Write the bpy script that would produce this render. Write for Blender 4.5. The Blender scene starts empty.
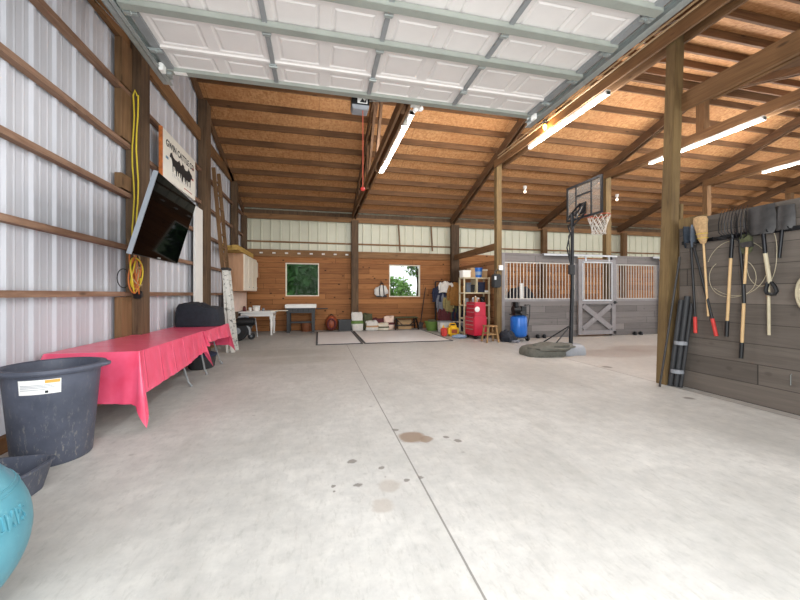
import bpy, bmesh, math, random
from mathutils import Vector, Matrix, noise
random.seed(7)
scn = bpy.context.scene
COL = scn.collection
PI = math.pi

# ------------------------------------------------------------------ camera
cam_d = bpy.data.cameras.new('camera')
cam_d.sensor_width = 36.0
cam_d.lens = 352.0 / 800.0 * 36.0
cam_d.shift_y = -6.0 / 800.0
cam_d.clip_start = 0.05
cam_d.clip_end = 300
cam = bpy.data.objects.new('camera', cam_d)
COL.objects.link(cam)
cam.location = (0, 0, 1.3)
cam.rotation_euler = (PI / 2, 0, -math.atan(81 / 352.0))
scn.camera = cam

# ------------------------------------------------------------------ daylight
world = bpy.data.worlds.new('overcast_sky')
scn.world = world
world.use_nodes = True
bg = world.node_tree.nodes['Background']
bg.inputs[0].default_value = (0.90, 0.95, 1.0, 1)
bg.inputs[1].default_value = 1.15

def area(name, loc, rot, sx, sy, power, col=(1, 1, 1)):
    l = bpy.data.lights.new(name, 'AREA')
    l.shape = 'RECTANGLE'
    l.size = sx
    l.size_y = sy
    l.energy = power
    l.color = col
    o = bpy.data.objects.new(name, l)
    COL.objects.link(o)
    o.location = loc
    o.rotation_euler = rot
    return o
# daylight entering by the open overhead doorway behind the camera, and by the aisle door at the right end
area('daylight_door', (0.8, -0.6, 2.1), (math.radians(112), 0, 0), 5.0, 3.9, 230, (0.95, 0.98, 1.0))
area('stalls_fill', (8.4, -0.6, 2.1), (math.radians(104), 0, 0), 6.0, 3.6, 60, (1.0, 0.97, 0.93))  # added fill lamp on the stalls side, no known opening behind it
area('daylight_aisle', (20.2, 6.6, 1.8), (PI / 2, 0, PI / 2), 4.6, 3.4, 110, (1.0, 0.98, 0.95))

scn.view_settings.view_transform = 'Standard'
scn.view_settings.look = 'None'
scn.view_settings.gamma = 1
scn.view_settings.use_curve_mapping = False
scn.view_settings.exposure = 0.75

# ------------------------------------------------------------------ materials
def lin(h):
    h = h.lstrip('#')
    v = [int(h[i:i + 2], 16) / 255 for i in (0, 2, 4)]
    return tuple(c / 12.92 if c <= 0.04045 else ((c + 0.055) / 1.055) ** 2.4 for c in v) + (1,)

class G:
    def __init__(s, name):
        s.m = bpy.data.materials.new(name)
        s.m.use_nodes = True
        s.t = s.m.node_tree
        s.b = s.t.nodes['Principled BSDF']
        tc = s.t.nodes.new('ShaderNodeTexCoord')
        s.obj = tc.outputs['Object']
        s.geo = s.t.nodes.new('ShaderNodeNewGeometry')
        s.pos = s.geo.outputs['Position']
    def link(s, a, b):
        if isinstance(a, (int, float)):
            b.default_value = a
        elif isinstance(a, (tuple, list)):
            b.default_value = a
        else:
            s.t.links.new(a, b)
    def map(s, vec, scale):
        n = s.t.nodes.new('ShaderNodeMapping')
        s.link(vec, n.inputs[0])
        n.inputs['Scale'].default_value = scale
        return n.outputs[0]
    def noise(s, vec, scale=5, detail=3, rough=0.6, dist=0):
        n = s.t.nodes.new('ShaderNodeTexNoise')
        s.link(vec, n.inputs['Vector'])
        n.inputs['Scale'].default_value = scale
        n.inputs['Detail'].default_value = detail
        n.inputs['Roughness'].default_value = rough
        n.inputs['Distortion'].default_value = dist
        return n.outputs[0]
    def vor(s, vec, scale=5, feat='F1', out='Distance'):
        n = s.t.nodes.new('ShaderNodeTexVoronoi')
        n.feature = feat
        s.link(vec, n.inputs['Vector'])
        n.inputs['Scale'].default_value = scale
        return n.outputs[out]
    def white(s, v, dim='1D'):
        n = s.t.nodes.new('ShaderNodeTexWhiteNoise')
        n.noise_dimensions = dim
        s.link(v, n.inputs['W'] if dim == '1D' else n.inputs['Vector'])
        return n.outputs[0]
    def mth(s, op, a, b=None, c=None):
        n = s.t.nodes.new('ShaderNodeMath')
        n.operation = op
        s.link(a, n.inputs[0])
        if b is not None:
            s.link(b, n.inputs[1])
        if c is not None:
            s.link(c, n.inputs[2])
        return n.outputs[0]
    def rng(s, v, a, b, c=0, d=1):
        n = s.t.nodes.new('ShaderNodeMapRange')
        s.link(v, n.inputs[0])
        for i, k in enumerate((a, b, c, d)):
            n.inputs[i + 1].default_value = k
        return n.outputs[0]
    def mix(s, f, a, b, mode='MIX'):
        n = s.t.nodes.new('ShaderNodeMix')
        n.data_type = 'RGBA'
        n.blend_type = mode
        s.link(f, n.inputs[0])
        s.link(a, n.inputs[6])
        s.link(b, n.inputs[7])
        return n.outputs[2]
    def xyz(s, v):
        n = s.t.nodes.new('ShaderNodeSeparateXYZ')
        s.link(v, n.inputs[0])
        return n.outputs
    def bump(s, h, strength=0.3, dist=0.01):
        n = s.t.nodes.new('ShaderNodeBump')
        n.inputs['Strength'].default_value = strength
        n.inputs['Distance'].default_value = dist
        s.link(h, n.inputs['Height'])
        s.link(n.outputs[0], s.b.inputs['Normal'])
    def col(s, c):
        s.link(c, s.b.inputs['Base Color'])
    def fin(s, rough=0.6, metal=0.0, spec=None):
        s.link(rough, s.b.inputs['Roughness'])
        s.b.inputs['Metallic'].default_value = metal
        if spec is not None:
            s.b.inputs['Specular IOR Level'].default_value = spec
        return s.m

def plain(name, c, rough=0.6, metal=0.0, var=0.12, scale=9, bump=0.0, spec=None):
    g = G(name)
    a = lin(c)
    d = tuple(x * (1 - var) for x in a[:3]) + (1,)
    l = tuple(min(1, x * (1 + var)) for x in a[:3]) + (1,)
    n = g.noise(g.obj, scale, 4)
    g.col(g.mix(g.rng(n, 0.3, 0.7), d, l))
    if bump:
        g.bump(n, bump, 0.01)
    return g.fin(rough, metal, spec)

def emit(name, c, strength):
    g = G(name)
    g.col(lin(c))
    g.b.inputs['Emission Color'].default_value = lin(c)
    g.b.inputs['Emission Strength'].default_value = strength
    return g.fin(0.5)

def wood(name, ca, cb, axis, rough=0.75, kn=0.6):
    g = G(name)
    sc = {'X': (0.6, 9, 9), 'Y': (9, 0.6, 9), 'Z': (9, 9, 0.6)}[axis]
    v = g.map(g.pos, sc)
    n = g.noise(v, 2.2, 5, 0.65, 0.6)
    base = g.mix(g.rng(n, 0.3, 0.7), lin(ca), lin(cb))
    big = g.noise(g.pos, 1.1, 3)
    dk = tuple(x * 0.6 for x in lin(ca)[:3]) + (1,)
    base = g.mix(g.rng(big, 0.5, 0.75, 0, kn), base, dk)
    k = g.vor(g.map(g.pos, {'X': (0.5, 1.6, 1.6), 'Y': (1.6, 0.5, 1.6), 'Z': (1.6, 1.6, 0.5)}[axis]), 3.2)
    base = g.mix(g.rng(k, 0.05, 0.12, 0.7, 0), base, tuple(x * 0.25 for x in lin(ca)[:3]) + (1,))
    g.col(base)
    g.bump(n, 0.25, 0.006)
    return g.fin(rough, 0, 0.3)

def planks(name, ca, cb, pitch, axis, run=2.4, kn=0.8, z0=0.0, seam=0.012, rough=0.7):
    """horizontal boards stacked in Z, running along axis"""
    g = G(name)
    x, y, z = g.xyz(g.pos)
    u = x if axis == 'X' else y
    row = g.mth('DIVIDE', g.mth('SUBTRACT', z, z0), pitch)
    fr = g.mth('FLOOR', row)
    off = g.mth('MULTIPLY', g.white(fr), run)
    seg = g.mth('DIVIDE', g.mth('ADD', u, off), run)
    bid = g.mth('ADD', g.mth('MULTIPLY', fr, 17.3), g.mth('FLOOR', seg))
    r = g.white(bid)
    sc = (0.8, 8, 14) if axis == 'X' else (8, 0.8, 14)
    n = g.noise(g.map(g.pos, sc), 1.5, 5, 0.65, 0.8)
    c = g.mix(g.rng(n, 0.3, 0.72), lin(ca), lin(cb))
    dk = tuple(q * 0.55 for q in lin(ca)[:3]) + (1,)
    lt = tuple(min(1, q * 1.15) for q in lin(cb)[:3]) + (1,)
    c = g.mix(g.mth('MULTIPLY', r, 0.45), c, dk)
    c = g.mix(g.rng(g.white(g.mth('ADD', bid, 5.1)), 0.6, 1, 0, 0.5), c, lt)
    if kn:
        kv = g.vor(g.map(g.pos, (1.0, 1.0, 1.5) ), 3.1)
        c = g.mix(g.rng(kv, 0.07, 0.15, min(1, kn), 0), c, tuple(q * 0.14 for q in lin(ca)[:3]) + (1,))
        kv2 = g.vor(g.map(g.pos, (0.5, 0.5, 2.5)), 2.1)
        c = g.mix(g.rng(kv2, 0.05, 0.16, kn * 0.6, 0), c, dk)
    fz = g.mth('FRACT', row)
    fu = g.mth('FRACT', seg)
    sm = g.mth('MAXIMUM', g.mth('LESS_THAN', fz, seam / pitch), g.mth('LESS_THAN', fu, 0.004))
    c = g.mix(g.mth('MULTIPLY', sm, 0.75), c, tuple(q * 0.25 for q in lin(ca)[:3]) + (1,))
    g.col(c)
    g.bump(g.mth('SUBTRACT', g.mth('MULTIPLY', n, 0.3), sm), 0.4, 0.008)
    return g.fin(rough, 0, 0.3)

M = {}
# concrete with oil stains, control joints and worn patches
g = G('concrete')
x, y, z = g.xyz(g.pos)
n1 = g.noise(g.pos, 0.7, 6, 0.65)
n2 = g.noise(g.pos, 7, 6, 0.7)
n3 = g.noise(g.map(g.pos, (3.0, 0.8, 1)), 1.3, 5, 0.6)
c = g.mix(g.rng(n1, 0.35, 0.68), lin('#b4b2ac'), lin('#d3d1cb'))
c = g.mix(g.rng(n2, 0.38, 0.66, 0.35, 0), c, lin('#959594'))
c = g.mix(g.rng(n3, 0.52, 0.75, 0, 0.4), c, lin('#97958f'))
n4 = g.noise(g.map(g.pos, (5.0, 1.6, 1)), 6, 6, 0.75)
c = g.mix(g.rng(n4, 0.52, 0.68, 0, 0.35), c, lin('#8d8b85'))
# daylight fading away from the doorway, painted as darker concrete deeper in
c = g.mix(g.rng(g.mth('ADD', y, g.mth('MULTIPLY', n1, 3)), 5.0, 10.0, 0, 0.4), c, lin('#86847f'))
c = g.mix(g.mth('MULTIPLY', g.rng(x, 4.83, 4.87), 0.35), c, lin('#a39a92'))
sp = g.vor(g.pos, 2.3)
c = g.mix(g.rng(sp, 0.02, 0.06, 0.35, 0), c, lin('#6b665f'))
wob = g.mth('MULTIPLY', g.mth('SUBTRACT', g.noise(g.pos, 9, 3), 0.5), 0.09)
def spot(c, px, py, r, colr, amt, sx=1.0):
    dx = g.mth('MULTIPLY', g.mth('SUBTRACT', x, px), sx)
    dy = g.mth('SUBTRACT', y, py)
    d = g.mth('SQRT', g.mth('ADD', g.mth('MULTIPLY', dx, dx), g.mth('MULTIPLY', dy, dy)))
    d = g.mth('ADD', d, wob)
    return g.mix(g.rng(d, r * 0.75, r * 1.1, amt, 0), c, lin(colr))
c = spot(c, 0.82, 3.09, 0.13, '#85705c', 0.9)
c = spot(c, 0.93, 3.02, 0.07, '#85705c', 0.8)
for px, py, r in ((0.46, 2.34, 0.09), (0.38, 2.13, 0.08)):
    c = spot(c, px, py, r * .9, '#a3978b', 0.5)
for px, py, r in ((0.25, 2.75, .03), (0.46, 2.6, .025), (0.7, 2.40, .03), (0.60, 2.39, .018), (0.09, 2.42, .02), (0.1, 2.36, .014), (0.25, 2.40, .028), (1.12, 3.03, .03), (1.2, 2.92, .03), (0.71, 3.29, .03), (0.46, 2.47, .02), (5.0, 5.28, .08), (4.5, 3.47, 0.06)):
    c = spot(c, px, py, r, '#6e6861', 0.8)
for px, py, r in ((6.4, 6.5, 0.55), (7.6, 6.9, 0.5)):
    c = spot(c, px, py, r, '#8a7a70', 0.45, 0.5)
c = spot(c, -1.0, 8.2, 0.5, '#8a8378', 0.35, 0.4)
c = spot(c, -0.4, 7.2, 0.4, '#8a8378', 0.3, 0.4)
def joint(v, at, w):
    return g.mth('LESS_THAN', g.mth('ABSOLUTE', g.mth('SUBTRACT', v, at)), w)
j = g.mth('MAXIMUM', g.mth('MULTIPLY', joint(x, 0.69, 0.006), g.mth('LESS_THAN', y, 10.0)), joint(x, 4.85, 0.009))
j = g.mth('MAXIMUM', j, joint(y, 8.95, 0.007))
c = g.mix(g.mth('MULTIPLY', j, 0.7), c, lin('#5c5751'))
g.col(c)
g.bump(g.mth('ADD', n2, g.mth('MULTIPLY', j, -1.0)), 0.15, 0.006)
M['concrete'] = g.fin(g.rng(n1, 0.3, 0.7, 0.42, 0.62), 0, 0.4)

g = G('oriented_strand_board')
v1 = g.vor(g.map(g.pos, (9, 22, 22)), 1.6, 'F1', 'Color')
v2 = g.vor(g.map(g.pos, (24, 8, 24)), 1.3, 'F1', 'Color')
n = g.noise(g.pos, 1.2, 4)
f = g.mth('ADD', g.mth('MULTIPLY', g.xyz(v1)[0], 0.5), g.mth('MULTIPLY', g.xyz(v2)[0], 0.5))
c = g.mix(f, lin('#98683f'), lin('#c79869'))
c = g.mix(g.rng(n, 0.4, 0.7, 0, 0.5), c, lin('#a9744a'))
# 4 x 8 ft sheet joints
x, y, z = g.xyz(g.pos)
j = g.mth('LESS_THAN', g.mth('FRACT', g.mth('DIVIDE', x, 2.44)), 0.004)
c = g.mix(g.mth('MULTIPLY', j, 0.6), c, lin('#4a321c'))
g.col(c)
M['osb'] = g.fin(0.8, 0, 0.2)

M['steel_wall'] = plain('white_painted_steel', '#babbc0', 0.4, 0.0, 0.05, 1.5)
M['steel_back'] = plain('cream_painted_steel', '#d0cfb9', 0.5, 0.0, 0.05, 1.5)
M['beamX'] = wood('rough_lumber_along_x', '#735338', '#9a7650', 'X')
M['beamY'] = wood('rough_lumber_along_y', '#62462d', '#876543', 'Y')
M['beamZ'] = wood('rough_lumber_upright', '#60482f', '#866647', 'Z')
M['purlin'] = wood('purlin_lumber', '#5a3f29', '#7c5b3e', 'X')
M['rafter'] = wood('rafter_lumber', '#543c29', '#74563b', 'Y')
M['girt'] = wood('girt_lumber', '#6f503d', '#9a7d67', 'Y')
M['postdark'] = wood('dark_post_lumber', '#46362a', '#705a43', 'Z')  # darker tone of the upright lumber
M['treated'] = wood('treated_post_lumber', '#5d4a31', '#826c47', 'Z')
M['pine'] = planks('knotty_pine_boards', '#86542f', '#b27b4a', 0.185, 'X', 2.9, 1.0)
M['pineY'] = planks('knotty_pine_boards_side', '#87583a', '#b0835a', 0.185, 'Y', 2.9, 0.8)
M['greyplank'] = planks('grey_stained_boards', '#676361', '#7d7876', 0.187, 'X', 3.3, 0.25, 0, 0.008)
M['greyplankY'] = planks('grey_stained_boards_side', '#5c554e', '#716860', 0.235, 'Y', 3.6, 0.25, 0.0, 0.008)
M['greywood'] = plain('grey_stained_trim', '#817e7f', 0.7, 0, 0.12, 6, 0.15)
M['galv'] = plain('galvanised_steel', '#a9b0ae', 0.38, 0.55, 0.1, 12)
M['strut'] = plain('grey_green_strut_steel', '#93978f', 0.5, 0.15, 0.08, 5)
M['stile'] = plain('grey_stile_steel', '#8c8f90', 0.5, 0.2, 0.08, 5)
M['doorpanel'] = plain('white_door_panel', '#d6d1cd', 0.45, 0, 0.03, 3)
M['alu'] = plain('brushed_aluminium', '#c2c4c6', 0.35, 0.7, 0.08, 20)
M['barsteel'] = plain('pale_grille_bar', '#b9b4ac', 0.4, 0.35, 0.08, 20)
M['white'] = plain('white_paint', '#e6e5e0', 0.5, 0, 0.04, 4)
M['cream'] = plain('cream_paint', '#ddd6c2', 0.55, 0, 0.07, 6)
M['black'] = plain('black_plastic', '#141517', 0.45, 0, 0.2, 14)
M['blackmetal'] = plain('black_metal', '#1a1b1e', 0.35, 0.4, 0.2, 10)
M['blackcloth'] = plain('black_cover_cloth', '#1c2029', 0.85, 0, 0.25, 18, 0.3)
M['navy'] = plain('navy_cloth', '#20263c', 0.9, 0, 0.2, 18, 0.3)
M['greycloth'] = plain('grey_cloth', '#6f727a', 0.9, 0, 0.2, 18, 0.3)
M['whitecloth'] = plain('white_cloth', '#d9d6cf', 0.9, 0, 0.1, 18, 0.3)
M['mustard'] = plain('mustard_cloth', '#8f6430', 0.9, 0, 0.2, 18, 0.3)
M['olive'] = plain('olive_cloth', '#4e5138', 0.9, 0, 0.2, 18, 0.3)
M['maroon'] = plain('maroon_cloth', '#5b2a2e', 0.9, 0, 0.2, 18, 0.3)
M['yellowcloth'] = plain('straw_yellow_cloth', '#8f8355', 0.9, 0, 0.15, 18, 0.3)
M['redpaint'] = plain('red_enamel', '#b8203a', 0.3, 0.0, 0.08, 4)
M['redgrip'] = plain('red_rubber', '#c0362f', 0.6, 0, 0.1, 20)
M['yellowplastic'] = plain('yellow_plastic', '#e0b21e', 0.4, 0, 0.06, 8)
M['orangeplastic'] = plain('orange_plastic', '#8f4526', 0.5, 0, 0.12, 8)
M['greenplastic'] = plain('green_plastic', '#5f7d38', 0.6, 0, 0.12, 8)
M['blue'] = plain('blue_enamel', '#1d5fb0', 0.28, 0.1, 0.08, 6)
M['lightblue'] = plain('pale_blue_plastic', '#8a9db4', 0.7, 0, 0.1, 8)
M['greyplastic'] = plain('grey_plastic', '#8b8e93', 0.5, 0, 0.1, 8)
M['darkgrey'] = plain('dark_grey_plastic', '#303133', 0.6, 0, 0.2, 10)
M['blade'] = plain('worn_tool_steel', '#3d3b3a', 0.5, 0.4, 0.3, 14)
M['bluemetal'] = plain('blue_grey_steel', '#5b6470', 0.45, 0.4, 0.2, 20)
M['ash'] = plain('pale_ash_handle', '#c8a778', 0.5, 0, 0.12, 10)
M['greyash'] = plain('weathered_handle', '#b9ae93', 0.6, 0, 0.12, 10)
M['straw'] = plain('broom_straw', '#b3936a', 0.9, 0, 0.25, 40, 0.6)
M['rope'] = plain('yellow_cord', '#c9b22c', 0.6, 0, 0.1, 10)
M['orangecord'] = plain('orange_cord', '#b4652c', 0.6, 0, 0.1, 10)
M['tancord'] = plain('tan_cord', '#a38a68', 0.7, 0, 0.15, 10)
M['stoolwood'] = wood('stool_wood', '#80623f', '#a5845a', 'Z', 0.6, 0.1)
M['cabinet'] = wood('cabinet_birch', '#a57c5c', '#bd9677', 'Z', 0.55, 0.2)
M['cabinetdoor'] = plain('cabinet_door_cream', '#e0d8c6', 0.5, 0, 0.06, 5)
M['yellowlumber'] = wood('yellow_fresh_lumber', '#a0803f', '#c2a25c', 'Y', 0.7, 0.1)
M['peg'] = plain('pale_pink_board', '#e6cdbd', 0.7, 0, 0.08, 6)
M['tan'] = plain('tan_cardboard', '#b3926a', 0.8, 0, 0.1, 6)
M['beige'] = plain('beige_enamel', '#c9bd9d', 0.45, 0.1, 0.08, 8)
M['tarp'] = plain('olive_grey_tarp', '#5c5b53', 0.8, 0, 0.2, 12, 0.3)
M['mat'] = plain('white_floor_mat', '#cfcecc', 0.5, 0, 0.05, 3)
M['matedge'] = plain('dark_mat_edge', '#3d3d40', 0.7, 0, 0.1, 8)
M['rust'] = plain('rusty_steel', '#7d4a2c', 0.7, 0.2, 0.25, 20)
M['rimred'] = plain('orange_red_rim', '#b8543c', 0.5, 0.1, 0.1, 12)
M['red_cord'] = plain('red_cord', '#c2563f', 0.7, 0, 0.1, 12)
M['gravel'] = plain('pale_gravel', '#b9b4aa', 0.9, 0, 0.2, 8, 0.4)
M['grass'] = plain('grass_ground', '#4d6136', 0.95, 0, 0.3, 3, 0.5)
M['bark'] = plain('bark', '#4a3d30', 0.9, 0, 0.3, 12, 0.5)
M['leaf'] = plain('dark_leaf', '#335c2c', 0.8, 0, 0.5, 3, 0, 0.1)
M['leafpale'] = plain('pale_leaf', '#6d9450', 0.8, 0, 0.4, 3, 0, 0.1)
M['tube_on'] = emit('lit_tube', '#fff4e4', 5.0)
M['tube_off'] = emit('dim_tube', '#fff6ec', 0.35)
M['bulb'] = emit('lit_warm_bulb', '#ffb347', 14.0)
M['bulb_small'] = emit('small_white_bulb', '#ffe9d0', 1.5)
M['label'] = plain('white_label', '#e9e8e4', 0.5, 0, 0.02, 5)
M['labelorange'] = plain('orange_print', '#d9a24a', 0.5, 0, 0.05, 5)
M['labelgrey'] = plain('grey_print', '#9b9da3', 0.5, 0, 0.05, 5)
M['ink'] = plain('black_ink', '#18181a', 0.6, 0, 0.1, 5)
M['redink'] = plain('red_ink', '#a33a2c', 0.6, 0, 0.1, 5)
M['blueink'] = plain('blue_ink', '#5b7f97', 0.6, 0, 0.1, 5)
M['signpaint'] = plain('white_sign_paint', '#e3e1d6', 0.55, 0, 0.05, 5)
M['signedge'] = plain('orange_sign_edge', '#b9682f', 0.7, 0, 0.35, 14)
M['screen'] = plain('tv_screen', '#020203', 0.04, 0, 0.0, 5, 0, 0.13)
M['screen'].node_tree.nodes['Principled BSDF'].inputs['IOR'].default_value = 1.14
M['tvframe'] = plain('silver_tv_frame', '#8f959c', 0.3, 0.6, 0.05, 5)

g = G('teal_ball_rubber')
n = g.noise(g.obj, 4, 4)
c = g.mix(g.rng(n, 0.35, 0.7), lin('#4d8a99'), lin('#5c99a7'))
c = g.mix(g.rng(g.noise(g.obj, 30, 3), 0.6, 0.8, 0, 0.25), c, lin('#9fd3d6'))
g.col(c)
M['teal'] = g.fin(0.4, 0, 0.5)

g = G('dusty_dark_rubber')
x, y, z = g.xyz(g.obj)
n = g.noise(g.obj, 3.5, 5)
c = g.mix(g.rng(n, 0.35, 0.7), lin('#434753'), lin('#585c6a'))
sc = g.noise(g.map(g.obj, (14, 14, 5)), 3, 5, 0.7)
lowd = g.rng(z, 0.0, 0.45, 0.75, 0.12)
c = g.mix(g.mth('MULTIPLY', g.rng(sc, 0.56, 0.68), lowd), c, lin('#a09b90'))
g.col(c)
g.bump(n, 0.1, 0.01)
M['tub'] = g.fin(0.55, 0, 0.4)

g = G('red_plastic_cloth')
n = g.noise(g.obj, 5, 4)
n2 = g.noise(g.map(g.obj, (2.0, 9, 2.0)), 1.6, 3)
g.col(g.mix(g.rng(n, 0.3, 0.7), lin('#e04a69'), lin('#ea5f80')))
x, y, z = g.xyz(g.obj)
fold = g.mth('ABSOLUTE', g.mth('SUBTRACT', g.mth('FRACT', g.mth('MULTIPLY', y, 2.9)), 0.5))
g.bump(g.mth('ADD', g.mth('MULTIPLY', n2, 0.5), g.rng(fold, 0, 0.04, 1, 0)), 0.7, 0.015)
g.b.inputs['Coat Weight'].default_value = 0.2
M['redcloth'] = g.fin(0.34, 0, 0.5)

g = G('spattered_white_paint')
n = g.vor(g.map(g.obj, (12, 12, 7)), 1.6)
n2 = g.noise(g.obj, 16, 4)
c = g.mix(g.rng(n2, 0.55, 0.68), lin('#dcdad2'), lin('#5a5d56'))
g.col(c)
M['spatter'] = g.fin(0.5, 0.1)

g = G('window_glass')
t = g.t
out = [n_ for n_ in t.nodes if n_.type == 'OUTPUT_MATERIAL'][0]
tr = t.nodes.new('ShaderNodeBsdfTransparent')
gl = t.nodes.new('ShaderNodeBsdfGlossy')
gl.inputs['Roughness'].default_value = 0.02
mx = t.nodes.new('ShaderNodeMixShader')
mx.inputs[0].default_value = 0.002
t.links.new(tr.outputs[0], mx.inputs[1])
t.links.new(gl.outputs[0], mx.inputs[2])
t.links.new(mx.outputs[0], out.inputs[0])
M['glass'] = g.m
g = G('smoky_acrylic')
t = g.t
out = [n_ for n_ in t.nodes if n_.type == 'OUTPUT_MATERIAL'][0]
tr = t.nodes.new('ShaderNodeBsdfTransparent')
tr.inputs[0].default_value = (0.93, 0.92, 0.9, 1)
gl = t.nodes.new('ShaderNodeBsdfDiffuse')
gl.inputs[0].default_value = (0.62, 0.58, 0.52, 1)
mx = t.nodes.new('ShaderNodeMixShader')
mx.inputs[0].default_value = 0.10
t.links.new(tr.outputs[0], mx.inputs[1])
t.links.new(gl.outputs[0], mx.inputs[2])
t.links.new(mx.outputs[0], out.inputs[0])
M['acrylic'] = g.m

# ------------------------------------------------------------------ geometry helpers
OFF = {}
def rotm(rx=0, ry=0, rz=0):
    return Matrix.Rotation(rz, 4, 'Z') @ Matrix.Rotation(ry, 4, 'Y') @ Matrix.Rotation(rx, 4, 'X')

class MB:
    def __init__(s, mtx=None):
        s.v = []
        s.f = []
        s.m = mtx
    def add(s, vs, fs, mtx=None):
        o = len(s.v)
        for p in vs:
            p = Vector(p)
            if mtx is not None:
                p = mtx @ p
            if s.m is not None:
                p = s.m @ p
            s.v.append(p)
        s.f += [tuple(i + o for i in f) for f in fs]
        return s
    def box(s, a, b, mtx=None):
        x0, y0, z0 = a
        x1, y1, z1 = b
        vs = [(x0, y0, z0), (x1, y0, z0), (x1, y1, z0), (x0, y1, z0), (x0, y0, z1), (x1, y0, z1), (x1, y1, z1), (x0, y1, z1)]
        return s.add(vs, [(0, 3, 2, 1), (4, 5, 6, 7), (0, 1, 5, 4), (1, 2, 6, 5), (2, 3, 7, 6), (3, 0, 4, 7)], mtx)
    def cbox(s, c, d, rx=0, ry=0, rz=0):
        return s.box((-d[0] / 2, -d[1] / 2, -d[2] / 2), (d[0] / 2, d[1] / 2, d[2] / 2), Matrix.Translation(c) @ rotm(rx, ry, rz))
    def beam(s, p, q, w, h, up=(0, 0, 1)):
        """box from p to q, w wide sideways and h tall along up"""
        p, q = Vector(p), Vector(q)
        d = q - p
        L = d.length
        d.normalize()
        up = Vector(up)
        if abs(d.dot(up)) > 0.99:
            up = Vector((0, 1, 0))
        sx = d.cross(up).normalized()
        uz = sx.cross(d).normalized()
        m = Matrix(((d.x, sx.x, uz.x, p.x), (d.y, sx.y, uz.y, p.y), (d.z, sx.z, uz.z, p.z), (0, 0, 0, 1)))
        return s.box((0, -w / 2, -h / 2), (L, w / 2, h / 2), m)
    def tube(s, pts, r, n=8, closed=False, cap=True):
        pts = [Vector(p) for p in pts]
        rs = r if isinstance(r, (list, tuple)) else [r] * len(pts)
        N = len(pts)
        vs, fs = [], []
        prev = None
        for i, p in enumerate(pts):
            if closed:
                t = pts[(i + 1) % N] - pts[i - 1]
            else:
                t = pts[min(i + 1, N - 1)] - pts[max(i - 1, 0)]
            t.normalize()
            if prev is None:
                a = Vector((0, 0, 1)) if abs(t.z) < 0.9 else Vector((1, 0, 0))
                u = t.cross(a).normalized()
            else:
                u = prev - t * prev.dot(t)
                u.normalize()
            prev = u
            w = t.cross(u)
            for k in range(n):
                an = 2 * PI * k / n
                vs.append(p + (u * math.cos(an) + w * math.sin(an)) * rs[i])
        M_ = N if closed else N - 1
        for i in range(M_):
            j = (i + 1) % N
            for k in range(n):
                k2 = (k + 1) % n
                fs.append((i * n + k, i * n + k2, j * n + k2, j * n + k))
        if not closed and cap:
            fs.append(tuple(range(n))[::-1])
            fs.append(tuple((N - 1) * n + k for k in range(n)))
        return s.add(vs, fs)
    def lathe(s, prof, c=(0, 0, 0), n=24, mtx=None, cap=True):
        """profile of (radius, z) turned about Z"""
        vs, fs = [], []
        for r, z in prof:
            for k in range(n):
                a = 2 * PI * k / n
                vs.append((r * math.cos(a), r * math.sin(a), z))
        for i in range(len(prof) - 1):
            for k in range(n):
                k2 = (k + 1) % n
                fs.append((i * n + k, i * n + k2, (i + 1) * n + k2, (i + 1) * n + k))
        if cap:
            fs.append(tuple(range(n))[::-1])
            fs.append(tuple((len(prof) - 1) * n + k for k in range(n)))
        m = Matrix.Translation(c)
        if mtx is not None:
            m = m @ mtx
        return s.add(vs, fs, m)
    def prism(s, poly, d, mtx=None):
        """2-D polygon (x, z) extruded along y by d"""
        n = len(poly)
        vs = [(p[0], 0, p[1]) for p in poly] + [(p[0], d, p[1]) for p in poly]
        fs = [tuple(range(n)), tuple(range(2 * n - 1, n - 1, -1))]
        fs += [((i + 1) % n, i, n + i, n + (i + 1) % n) for i in range(n)]
        return s.add(vs, fs, mtx)
    def ball(s, c, r, n=16, mtx=None, bumpy=0.0, seed=0, freq=3.0):
        rx, ry, rz = r if isinstance(r, (list, tuple)) else (r, r, r)
        vs, fs = [], []
        m = n // 2
        for i in range(m + 1):
            th = PI * i / m
            for k in range(n):
                ph = 2 * PI * k / n
                d = Vector((math.sin(th) * math.cos(ph), math.sin(th) * math.sin(ph), math.cos(th)))
                q = 1.0
                if bumpy:
                    q += bumpy * noise.noise(d * freq * 0.6 + Vector((seed * 3.7, seed, 0)))+ bumpy * 0.5 * noise.noise(d * freq * 1.7 + Vector((seed, 0, seed * 1.3)))
                vs.append((d.x * rx * q, d.y * ry * q, d.z * rz * q))
        for i in range(m):
            for k in range(n):
                k2 = (k + 1) % n
                fs.append((i * n + k, (i + 1) * n + k, (i + 1) * n + k2, i * n + k2))
        mm = Matrix.Translation(c)
        if mtx is not None:
            mm = mm @ mtx
        return s.add(vs, fs, mm)
    def to(s, name, mat, parent=None, smooth=True, bev=0.0, origin=None, label=None):
        me = bpy.data.meshes.new(name)
        if parent is not None:
            o0 = OFF[parent.name]
        elif origin is not None:
            o0 = Vector(origin)
        else:
            xs = [p.x for p in s.v]
            ys = [p.y for p in s.v]
            o0 = Vector(((min(xs) + max(xs)) / 2, (min(ys) + max(ys)) / 2, min(p.z for p in s.v)))
        me.from_pydata([p - o0 for p in s.v], [], s.f)
        bm = bmesh.new()
        bm.from_mesh(me)
        bmesh.ops.remove_doubles(bm, verts=bm.verts, dist=1e-6)
        bmesh.ops.recalc_face_normals(bm, faces=bm.faces)
        if bev > 0:
            es = [e for e in bm.edges if e.is_manifold and e.calc_face_angle(0) > 0.7]
            bmesh.ops.bevel(bm, geom=es, offset=bev, segments=2, affect='EDGES', clamp_overlap=True)
        bm.to_mesh(me)
        bm.free()
        if smooth:
            me.polygons.foreach_set('use_smooth', [True] * len(me.polygons))
            me.set_sharp_from_angle(angle=0.65)
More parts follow.
